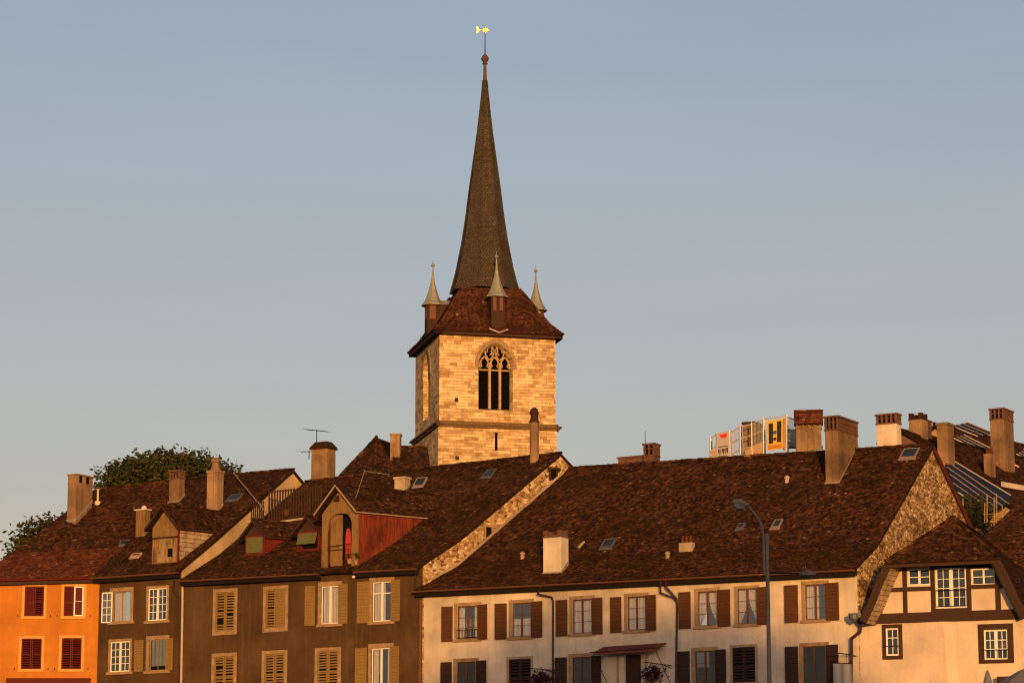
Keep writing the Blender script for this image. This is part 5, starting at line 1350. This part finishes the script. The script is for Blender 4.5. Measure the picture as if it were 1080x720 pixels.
for k in range(4):
    f = side(k); c = SW / 2; cc = wc if k == 0 else SW / 2 - .15
    hw = ww; top_ = arch(cc, hw, zsp, zap)
    z0, z1 = wr[2], zev + .3
    # wall around the opening
    mb.face([f.pt(0, 0, zl), f.pt(cc - hw, 0, zl), f.pt(cc - hw, 0, z1), f.pt(0, 0, z1)]); mb.face([f.pt(cc + hw, 0, zl), f.pt(SW, 0, zl), f.pt(SW, 0, z1), f.pt(cc + hw, 0, z1)])
    mb.face([f.pt(cc - hw, 0, zl), f.pt(cc + hw, 0, zl), f.pt(cc + hw, 0, z0), f.pt(cc - hw, 0, z0)])
    for (x0, a0), (x1, a1_) in zip(top_[:-1], top_[1:]): mb.face([f.pt(x0, 0, a0), f.pt(x1, 0, a1_), f.pt(x1, 0, z1), f.pt(x0, 0, z1)])
    # splayed reveal
    ins = .16; dep = .55
    inn = arch(cc, hw - ins, zsp, zap - ins * 1.25)
    out_ = [(cc - hw, z0)] + top_ + [(cc + hw, z0)]; in_ = [(cc - hw + ins, z0 + .2)] + inn + [(cc + hw - ins, z0 + .2)]
    for i in range(len(out_)):
        j = (i + 1) % len(out_); a, b, c2, d2 = out_[i], out_[j], in_[j], in_[i]
        mb.face([f.pt(a[0], 0, a[1]), f.pt(d2[0], -dep, d2[1]), f.pt(c2[0], -dep, c2[1]), f.pt(b[0], 0, b[1])])
    # hood mould
    ot = arch(cc, hw + .3, zsp, zap + .42); 
    ring_o = [(cc - hw - .3, zsp - .2)] + ot + [(cc + hw + .3, zsp - .2)]; ring_i = [(cc - hw, zsp - .2)] + top_ + [(cc + hw, zsp - .2)]
    mould = MB()
    for i in range(len(ring_o) - 1):
        a, b, c2, d2 = ring_o[i], ring_o[i + 1], ring_i[i + 1], ring_i[i]
        mould.prism([f.pt(x, -.02, z) for x, z in (a, b, c2, d2)], f.n * .1)
    mould.build('hood_mould', M['stone_trim'], TW)
    if k in (0, 3):
        iw = hw - ins; d1 = -dep + .06
        lanc = iw * 2 / 3; mw = .2
        def bar(x0, z0_, x1, z1_, w_=.16, dd=.16):
            p, q_ = V((x0, 0, z0_)), V((x1, 0, z1_)); e = (q_ - p).normalized(); nrm = V((-e.z, 0, e.x)) * w_ / 2
            poly = [p + nrm, q_ + nrm, q_ - nrm, p - nrm]
            trac.prism([f.pt(v.x, d1 - .06, v.z) for v in poly], f.n * dd)
        def curve(pts, w_=.15):
            for a, b in zip(pts[:-1], pts[1:]): bar(a[0], a[1], b[0], b[1], w_)
        for s in (-1, 1): bar(cc + s * lanc / 2, z0 + .2, cc + s * lanc / 2, zsp + .35, mw, .26)
        for s in (-1, 0, 1):                     # lancet heads: small pointed arches with a trefoil opening
            x = cc + s * lanc; hh = lanc / 2 - .02
            curve(arch(x, hh, zsp - .1, zsp + .85, 6), .12)
            bar(x - hh, zsp - .28, x + hh, zsp - .28, .12)
            for e in (-1, 1): curve([(x + e * hh, zsp - .1), (x + e * hh * .5, zsp + .02), (x + e * hh * .72, zsp + .3)], .09)
        for s in (-1, 1):                        # two pointed tear-shaped lights above
            x = cc + s * lanc * .5; ax_ = lanc * .42; z0_ = zsp + .55; z1_ = zsp + 1.95
            for e in (-1, 1): curve([(x + e * ax_ * math.sin(math.pi * t / 8) ** .8 if 0 < t < 8 else x, z0_ + (z1_ - z0_) * t / 8) for t in range(9)], .11)
            for e in (-1, 1): curve([(x + e * ax_ * .95, z0_ + .62), (x + e * ax_ * .42, z0_ + .7), (x + e * ax_ * .6, z0_ + 1.05)], .08)
        curve([(cc - .40, zap - .95), (cc - .1, zap - .72), (cc, zap - .5), (cc + .1, zap - .72), (cc + .40, zap - .95)], .12)
        for x, z in ((cc - hw + ins + .05, zsp),): pass
        # slatted sound louvres behind the tracery
        n_ = 26; zz0, zz1 = z0 + .2, zap - .3
        for i in range(n_):
            z = zz0 + (zz1 - zz0) * i / n_
            wd_ = iw if z < zsp else max(.1, iw * (1 - ((z - zsp) / (zap - zsp)) ** 1.6) + .1)
            louv.box(f.pt(cc - wd_, -dep - .5, z + .2), f.u * 2 * wd_, f.n * .3 - Z * .2, Z * .03)
    ib = f.pt(cc - hw, -dep - .8, z0); louv.box(ib, f.u * 2 * hw, Z * (zap - z0), f.b * .05)
    # lower storey, slightly thicker
    e = .07
    mb.face([f.pt(-e, e, GZ), f.pt(SW + e, e, GZ), f.pt(SW + e, e, zl), f.pt(-e, e, zl)])
tw_ = mb.build('belfry_wall', M['ashlar'], TW)
wn = trac.build('tracery', M['tracery'], TW)
lvm = louv.build('sound_louvre', M['dark_room'], TW)
m = MB()                                          # string course, a stepped moulding on all four sides
for e, za, zb_ in ((.42, zl - .04, zl + .12), (.26, zl - .2, zl - .04), (.2, zl + .12, zl + .3)):
    for k in range(4):
        f = side(k); m.prism([f.pt(-e, e, za), f.pt(SW + e, e, za), f.pt(SW + e, e, zb_), f.pt(-e, e, zb_)], f.b * (e + .0))
m.build('string_course', M['stone_dark'], TW)
m = MB(); s_ = FT.rect(521.7, 456, 524.5, 475); fbox(m, FT, s_[0], s_[1], s_[2], s_[3], -.1, .076); m.build('slit_window', M['dark_room'], TW)
m = MB()
for x, y in ((481.5, 421.5), (482, 483)): 
    h_ = FT.rect(x - 2, y - 2.2, x + 2, y + 2.2); fbox(m, FT, h_[0], h_[1], h_[2], h_[3], -.1, .003 if y < 445 else .074)
fl_ = side(3)
m.build('putlog_hole', M['wood_dark'], TW)
# lower roof
eo = .55; er_ = 2.75; zr0 = zev - .05; zr1 = FT.loc(FT.hit(523, 304, SW / 2 - er_ * .9))[2]
def sq(h_, z): return [tc + FT.u * (sx * h_) + FT.b * (sy * h_) + Z * z for sx, sy in ((-1, -1), (1, -1), (1, 1), (-1, 1))]
lo_, hi_ = sq(SW / 2 + eo, zr0), sq(er_ * .9, zr1); rm = MB()
for k in range(4):
    Roof(lo_[k], lo_[(k + 1) % 4], hi_[(k + 1) % 4], hi_[k], .35, .3).tile(rm, .2, .18)
    pts = [Roof(lo_[k], lo_[(k + 1) % 4], hi_[(k + 1) % 4], hi_[k], .35, .3).p(0, v) for v in (0, .3, 1)]
    ridge_tiles(rm, pts[0] + Z * .03, pts[1] + Z * .03, .14, .34); ridge_tiles(rm, pts[1] + Z * .03, pts[2] + Z * .03, .14, .34)
rm.build('tower_roof', M['tile_tower'], TW)
m = MB()
for k in range(4):
    f = side(k); m.prism([f.pt(-eo + .05, eo - .05, zr0 - .32), f.pt(SW + eo - .05, eo - .05, zr0 - .32), f.pt(SW + eo - .05, eo - .05, zr0 - .1), f.pt(-eo + .05, eo - .05, zr0 - .1)], f.b * (eo + .1))
m.build('eaves', M['wood_dark'], TW)
# spire: eight concave faces
sca = (tc - CAM).dot(FW) / FPX
zc = lambda y: CAMZ + ray(512, y).z * (tc.y / ray(512, y).y)
prof_s = [(36.2, 309), (33.5, 300), (29.5, 284), (23.8, 255), (19.6, 227), (16.2, 199), (12.2, 170), (8.0, 140), (5.2, 115), (3.2, 95), (2.4, 85)]
m = MB(); n8 = 8; rings = []
cx0 = 511.8
for wpx, y in prof_s:
    r_ = wpx * sca / math.cos(math.pi / 8) * .985; z = zc(y)
    rings.append([tc + V((0, 0, z)) + (FT.u * math.cos(math.pi / 8 + k * math.pi / 4) + FT.b * math.sin(math.pi / 8 + k * math.pi / 4)) * r_ for k in range(8)])
for a, b in zip(rings[:-1], rings[1:]):
    for k in range(8): m.face([a[k], a[(k + 1) % 8], b[(k + 1) % 8], b[k]])
m.face(rings[0][::-1]); m.face(rings[-1])
spire = m.build('spire', M['slate'], TW)
m = MB()
for k in range(8): m.path([r_[k] for r_ in rings], .09, 6, .04)
m.build('spire_ridge', M['slate'], spire)
m = MB(); b0 = V((tc.x, tc.y, 0)); zz = [zc(y) for y in (86, 70, 66, 64.5, 62, 59.5, 57.5)]
m.lathe(b0, [(.17, zz[0]), (.125, zz[1]), (.12, zz[2] - .2), (.24, zz[2] - .15), (.16, zz[2]), (.27, zz[3]), (.34, zz[4]), (.24, zz[5]), (.08, zz[6])], 12)
m.build('ball_finial', M['finial'], TW, smooth=True)
m = MB(); m.tube(b0 + Z * (zz[6] - .1), b0 + Z * zc(27), .05, .025, 7); rod = m.build('vane_rod', M['iron'], TW)
m = MB(); zv = zc(32); dv = V((1, .12, 0)).normalized(); star = []
for i in range(16):
    rr2 = (.40 if i % 4 == 0 else .30) if i % 2 == 0 else .15; star.append(b0 + Z * (zv + rr2 * math.sin(i * math.pi / 8)) + dv * (rr2 * math.cos(i * math.pi / 8) + .02))
m.prism(star, V((0, .06, 0))); m.box(b0 + Z * (zv - .03) - dv * .55, dv * .35, Z * .06, V((0, .05, 0)))
cr = []
for i in range(9): t = math.radians(-75 + 150 * i / 8); cr.append(b0 + Z * (zv + .34 * math.sin(t)) + dv * (-.80 + .30 * math.cos(t)))
for i in range(9): t = math.radians(75 - 150 * i / 8); cr.append(b0 + Z * (zv + .26 * math.sin(t)) + dv * (-.80 + .10 * math.cos(t)))
m.prism(cr, V((0, .06, 0))); m.build('weather_vane', M['gold'], rod)
# four corner-less dormer turrets with bell-shaped spirelets
for k in range(4):
    f = side(k); hw = .56; md = SW / 2; dd = .12
    ze_ = FT.loc(FT.hit(525, 312))[2] ; zb_ = zr0 - .05
    ctr = f.pt(md, dd - hw, 0)
    m = MB(); m.box(f.pt(md - hw, dd, zb_ - .05), f.u * 2 * hw, Z * (ze_ - zb_ + .05), f.b * 3.4); tr_o = m.build('turret', M['wood_dark'], TW)
    m = MB(); h0 = zb_ + (ze_ - zb_) * .6
    for sx in (-1, 1): m.box(f.pt(md + sx * .27 - .13, dd + .02, h0 + .05), f.u * .26, Z * (ze_ - h0 - .12), f.b * .03)
    m.box(f.pt(md + hw - .01, dd - .7, h0), f.b * -.0 + f.n * .5, Z * (ze_ - h0 - .12), f.u * .03); m.build('turret_window', M['turret_glass'], tr_o)
    m = MB(); zt = FT.loc(FT.hit(525, 270))[2]; hh = (zt - ze_) * 1.15
    m.lathe(V((ctr.x, ctr.y, ze_)), [(.98, -.08), (.98, 0), (.74, hh * .07), (.56, hh * .16), (.38, hh * .30), (.22, hh * .45), (.12, hh * .60), (.065, hh * .76), (.05, hh * .84)], 8, rot=A_T * -1 + math.pi / 8)
    m.lathe(V((ctr.x, ctr.y, ze_)), [(.05, hh * .84), (.17, hh * .87), (.17, hh * .89), (.04, hh * .92), (.015, hh)], 8)
    m.build('spirelet', M['copper'], tr_o)
    m = MB(); p0, p1 = f.pt(md, dd - hw, ze_ + .42), f.pt(md, dd - 3.6, ze_ + .42); e0 = f.u * (hw + .12)
    m.prism([f.pt(md - hw - .1, dd - .6, ze_ - .02), f.pt(md + hw + .1, dd - .6, ze_ - .02), f.pt(md, dd - .6, ze_ + .45)], f.b * 3.0); m.build('turret_saddle', M['copper'], tr_o)
    if k == 0:
        m = MB()
        for sx in (-1, 1): a, b = f.pt(md, dd + .55, zb_ - .02), f.pt(md + sx * (hw + .22), dd + .2, zb_ + .36); m.tube(a, b, .06, n=6)
        m.build('lead_apron', M['rail'], tr_o)
# little iron spikes on the left eaves
m = MB(); f = side(3)
for i in range(9): m = MB(); p = f.pt(.3 + i * .35 + 4.5, eo, zr0 + .05); m.tube(p, p + Z * random.uniform(.2, .45), .02, n=5); m.build('eaves_spike', M['iron'], TW)

# ------------------------------------------------------------------ trees behind the roofs
def tree_px(name, label, x, y, yd, radpx, n, size, squash, **kw):
    c = at_depth(x, y, yd); return tree(name, label, V((c.x, c.y, GZ)), c, radpx * (c - CAM).dot(FW) / FPX, n, size, squash, **kw)
tree_px('broadleaf_tree', 'wide dark green tree crown rising behind the brown roof near its chimneys', 181, 511, 200, 68, 11000, .22, (1.12, .8, .46), group='trees behind the roofs', clumps=70)
tree_px('broadleaf_tree', 'dark green tree showing past the sloping roof edge at the far left', 50, 590, 196, 44, 5500, .22, (1.0, .8, .95), group='trees behind the roofs', clumps=36)

m = MB(); a, b, c_ = at_depth(374, 520, 168), at_depth(384.5, 496.5, 168), at_depth(411, 500.5, 168)
m.tube(a - Z * .5, b, .013, n=6); m.tube(b, c_, .012, n=6)
for k in range(5): q_ = b.lerp(c_, .1 + .2 * k); m.tube(q_ - V((.1, .5, 0)), q_ + V((.1, .5, .02)), .009, n=5)
m.build('television_aerial', M['steel'], G)
# ------------------------------------------------------------------ street lamp
YL = 118
lp = lambda x, y: at_depth(x, y, YL)
pb = lp(811.5, 720); base = V((pb.x, YL, GZ))
LP = thing('street_lamp', 'tall grey steel street lamp with curved arm in front of the white house', 'street lamp', base)
m = MB(); tp_ = lp(809.5, 563); tp_ = V((base.x, YL, tp_.z)); m.tube(base, V((base.x, YL, base.z + 1.2)), .13, .13, 12); m.tube(V((base.x, YL, base.z + 1.2)), tp_, .098, .075, 12); m.lathe(tp_ - Z * .02, [(.095, -.28), (.095, 0), (.05, .05)], 12); m.build('pole', M['lamp_grey'], LP, smooth=True)
m = MB(); X = base.x - .13
ar = [V((X, YL - .02, lp(806, 606).z))] + [V((lp(x, y).x, YL - .02, lp(x, y).z)) for x, y in ((805.6, 570), (804, 556), (800.5, 548), (795.5, 541), (790.5, 535), (787, 531))]
m.path(ar, .055, 10, .048)
for zz in (.1, 1.4): m.tube(V((X, YL - .02, ar[0].z + zz)), V((base.x, YL, ar[0].z + zz)), .03, n=6)
m.build('arm', M['lamp_grey'], LP, smooth=True)
m = MB(); h = [lp(x, y) for x, y in ((771.5, 529), (774, 526.3), (782.5, 526.3), (789.5, 532), (787, 534), (780, 530.5), (772, 530.5))]
m.prism([p + V((0, -.2, 0)) for p in h], V((0, .4, 0))); hd = m.build('lamp_head', M['lamp_grey'], LP)
m = MB(); g_ = [lp(x, y) for x, y in ((773.2, 530.6), (780, 530.7), (786, 534), (784, 537), (778, 537), (774, 533.5))]; m.prism([p + V((0, -.16, 0)) for p in g_], V((0, .32, 0))); m.build('lamp_glass', M['blind_grey'], hd)
m = MB(); a = V((base.x, YL, lp(810, 604).z)); b = lp(848, 604); m.tube(a, b, .03, .022, 8); m.tube(a + Z * .0, lp(826, 603.5), .035, n=8); m.build('arm', M['iron'], LP)
m = MB(); c_ = lp(851.5, 604.5); 
m.lathe(c_ - Z * .17, [(.03, 0), (.22, .03), (.36, .1), (.35, .17), (.26, .25), (.1, .3)], 14); hd = m.build('lamp_head', M['lamp_grey'], LP)
m = MB(); m.tube(lp(846.5, 601), lp(847.5, 596.5), .02, n=6); m.tube(lp(850.5, 600), lp(849, 597), .02, n=6); m.build('lamp_bracket', M['stone_trim'], hd)

# ------------------------------------------------------------------ things fixed to or standing before the houses
def tag(o, label, cat, group=None):
    o['label'] = label; o['category'] = cat
    if group: o['group'] = group
    return o
# red cloth in the loading dormer
m = MB(); a = F.rect(364.5, 557, 371, 590, .35); n_ = 10
for i in range(n_):
    for j in range(8):
        def q_(ii, jj):
            t, y = ii / n_, jj / 8; wv = .05 * math.sin(ii * 1.2 + jj * .3); hw = (a[1] - a[0]) * (.5 if y > .8 else .5 - .06 * y)
            return F.pt((a[0] + a[1]) / 2 + (t - .5) * 2 * hw * (1 - .5 * max(0, (y - .75) / .25)), -.35 + wv, a[2] + (a[3] - a[2]) * y)
        m.face([q_(i, j), q_(i + 1, j), q_(i + 1, j + 1), q_(i, j + 1)])
tag(m.build('hanging_cloth', M['cloth_red']), 'bright red cloth hanging in the open arched dormer doorway', 'cloth')
# pots by the dormer door
for x, y, s in ((368.5, 590, 1), (375.5, 590.5, .9)):
    p = F.hit(x, y, -.2); m = MB(); m.lathe(p - Z * .25, [(.1, 0), (.15, .28), (.17, .3), (.14, .31)], 9); 
    if s < 1: pt = tag(m.build('flower_pot', M['stone_trim']), 'small flower pot beside the right post of the loading dormer', 'pot')
    else: pt = tag(m.build('flower_pot', M['stone_trim']), 'small flower pot below the red cloth in the dormer doorway', 'pot')
    m = MB(); foliage(m, p + Z * .25, .2, 120, .05, clumps=5); m.build('plant', M['leaf'], pt)
# door canopy: sloping cloth on two rods
r0 = F.loc(F.hit(637, 684.5))[0]; r1 = F.loc(F.hit(706, 681))[0]; zc0 = F.loc(F.hit(670, 680.5))[2]
CN = thing('door_awning', 'dull red cloth awning on thin rods above the doorway of the white house', 'awning', F.pt((r0 + r1) / 2, 0, zc0 - .4))
m = MB(); P4 = [F.pt(r0, .02, zc0), F.pt(r1 - .15, .02, zc0 + .05), F.pt(r1 - .15, 1.1, zc0 - .3), F.pt(r0, 1.1, zc0 - .35)]; m.prism(P4, Z * .03)
m.prism([F.pt(r0, 1.1, zc0 - .36), F.pt(r1 - .15, 1.1, zc0 - .31), F.pt(r1 - .15, 1.1, zc0 - .46), F.pt(r0, 1.1, zc0 - .51)], F.n * .02); m.build('awning_cloth', M['awning_red'], CN)
m = MB()
m.tube(F.pt(r0 - .3, 1.12, zc0 - .36), F.pt(r1, 1.12, zc0 - .29), .025, n=7)
m.tube(F.pt(r0 - .1, 1.1, zc0 - .36), F.pt(r0 + .4, .1, zc0 - 2.3), .02, n=6); m.tube(F.pt(r1 - .35, 1.1, zc0 - .3), F.pt(r1 + .1, .1, zc0 - 2.2), .02, n=6); m.build('awning_rod', M['iron'], CN)
# hanging flower baskets on wall brackets
def basket(xa, ya, xb, yb, bx, by, rad, label, cnt=500):
    P_, Q_ = F.hit(xa, ya, -.05), F.hit(xb, yb, -.75)
    B0 = F.hit(bx, by, -.6)
    t = thing('hanging_basket', label, 'flower basket', B0 - Z * rad * .9, 'hanging flower baskets')
    m = MB(); m.tube(P_, Q_, .025, n=7); m.tube(F.hit(xa, ya + 3, -.05), P_.lerp(Q_, .35), .018, n=6); m.build('bracket', M['iron'], t)
    m = MB(); 
    for k in range(3): m.tube(B0 + V((math.cos(k * 2.1) * rad * .5, math.sin(k * 2.1) * rad * .5, 0)), P_.lerp(Q_, .7) if False else V((B0.x, B0.y, Q_.z)), .01, n=5)
    m.lathe(B0 - Z * rad * .8, [(.06, 0), (rad * .5, .12), (rad * .6, .3)], 10); m.build('basket', M['bark'], t)
    m = MB(); foliage(m, B0, rad, cnt, .085, (1.15, 1, .75), 12); m.build('flowers', M['flower'], t)
basket(587, 706.5, 549, 703.5, 571, 717.5, .62, 'dark purple flower basket left of the tall downpipe by the closed shutter', 700)
basket(709, 701.5, 678, 697.5, 687, 710.5, .55, 'dark purple flower basket hanging under the door awning', 600)
# long planter behind the lower windows
for x0, x1, y, lab in ((600, 640, 722, None),): pass
m = MB()
# white hanging flag on a rod
c0 = F.hit(899, 691.5, -.06)
FG = thing('hanging_banner', 'blank white cloth banner hanging from a rod by the corner downpipe', 'banner', F.hit(888, 720, -.5))
m = MB(); m.tube(F.hit(903, 691.5, -.0), F.hit(884.5, 688, -.9), .03, n=7); m.tube(F.hit(876.5, 698.5, -.6), F.hit(899, 699.2, -.6), .028, n=7)
for x in (880, 884, 892.5): m.tube(F.hit(x, 698.6, -.6), F.hit(x + .3, 689.5, -.6), .01, n=5)
m.build('banner_rod', M['iron'], FG)
m = MB(); pa, pb_ = F.hit(878.5, 699.3, -.6), F.hit(898, 699.8, -.6); n_ = 14
for i in range(n_):
    f_ = lambda k: F.n * (.05 * math.sin(k * .9))
    a, b = pa.lerp(pb_, i / n_) + f_(i), pa.lerp(pb_, (i + 1) / n_) + f_(i + 1); m.face([a - Z * 2.2, b - Z * 2.2, b, a])
m.build('banner_cloth', M['white_cloth'], FG)
# folded and open parasols, awning at lower right
p = at_depth(1042, 726, 144); m = MB(); m.lathe(V((p.x, p.y, p.z - 1.2)), [(.035, 0), (.035, 1.0), (.26, 1.0), (.24, 1.5), (.1, 2.0), (.03, 2.15)], 10)
tag(m.build('folded_parasol', M['parasol']), 'closed grey parasol standing before the cream wall at lower right', 'parasol')
p = at_depth(1082, 704.5, 144); PR = thing('open_parasol', 'open grey parasol cut by the right edge of the picture', 'parasol', V((p.x, p.y, GZ)))
m = MB(); m.lathe(V((p.x, p.y, p.z - .85)), [(1.6, 0), (1.1, .32), (.4, .72), (.05, .85)], 8); m.build('canopy', M['parasol'], PR); m = MB(); m.tube(V((p.x, p.y, GZ)), V((p.x, p.y, p.z)), .04, n=8); m.lathe(V((p.x, p.y, p.z)), [(.12, -.05), (.1, .04), (.02, .1)], 8); m.build('pole', M['iron'], PR)
e = FH.rect(1052, 712.5, 1100, 719, -.6); AW = thing('dark_awning', 'dark brown awning frame at the lower right corner below the window', 'awning', FH.pt(e[0], .3, e[2] - .5))
m = MB(); m.box(FH.pt(e[0], 0, e[3] - .1), FH.u * (e[1] - e[0]), Z * .1, FH.n * .7); m.box(FH.pt(e[0], .7, e[2] - .6), FH.u * .09, Z * (e[3] - e[2] + .6), FH.n * .08); m.box(FH.pt(e[0] + .09, .66, e[2] - .2), FH.u * (e[1] - e[0] - .1), Z * (e[3] - e[2] + .1), FH.n * .03); m.build('awning_frame', M['shut_dark'], AW)
# plant tips at the bottom edge
for x, y, lab in ((978, 717.5, 'dark spiky plant tip at the bottom edge below the wall rib'), (991, 718.5, 'smaller dark plant tip at the bottom edge right of the spiky one')):
    p = at_depth(x, y, 146); m = MB()
    for i in range(14): d = V((random.uniform(-.25, .25), random.uniform(-.25, .25), 1)).normalized(); m.tube(p - Z * 1.0 + d * .1, p - Z * 1.0 + d * random.uniform(.7, 1.05), .03, .004, 5)
    tag(m.build('spiky_plant', M['leaf_dark']), lab, 'plant')

# ------------------------------------------------------------------ unseen tall trees added behind the viewer to shade the lower white facade
def shade_tree(px, py, rad, sq, n, label):
    c0 = F.hit(px, py); k = (c0.y + 22) / -SUNV.y; c = c0 + SUNV * k
    return tree('unseen_shade_tree', label, V((c.x, c.y, 0)), c, rad, n, .42, sq, group='unseen shade trees behind the viewer', clumps=46, trunk_r=.5)
shade_tree(614, 804, 9.6, (1.0, .7, .9), 9500, 'unseen tall broad tree added behind the viewer to shade the facade, left of two')
shade_tree(754, 790, 7.6, (1.0, .7, .9), 8000, 'unseen tall narrower tree added behind the viewer to shade the facade, right of two')
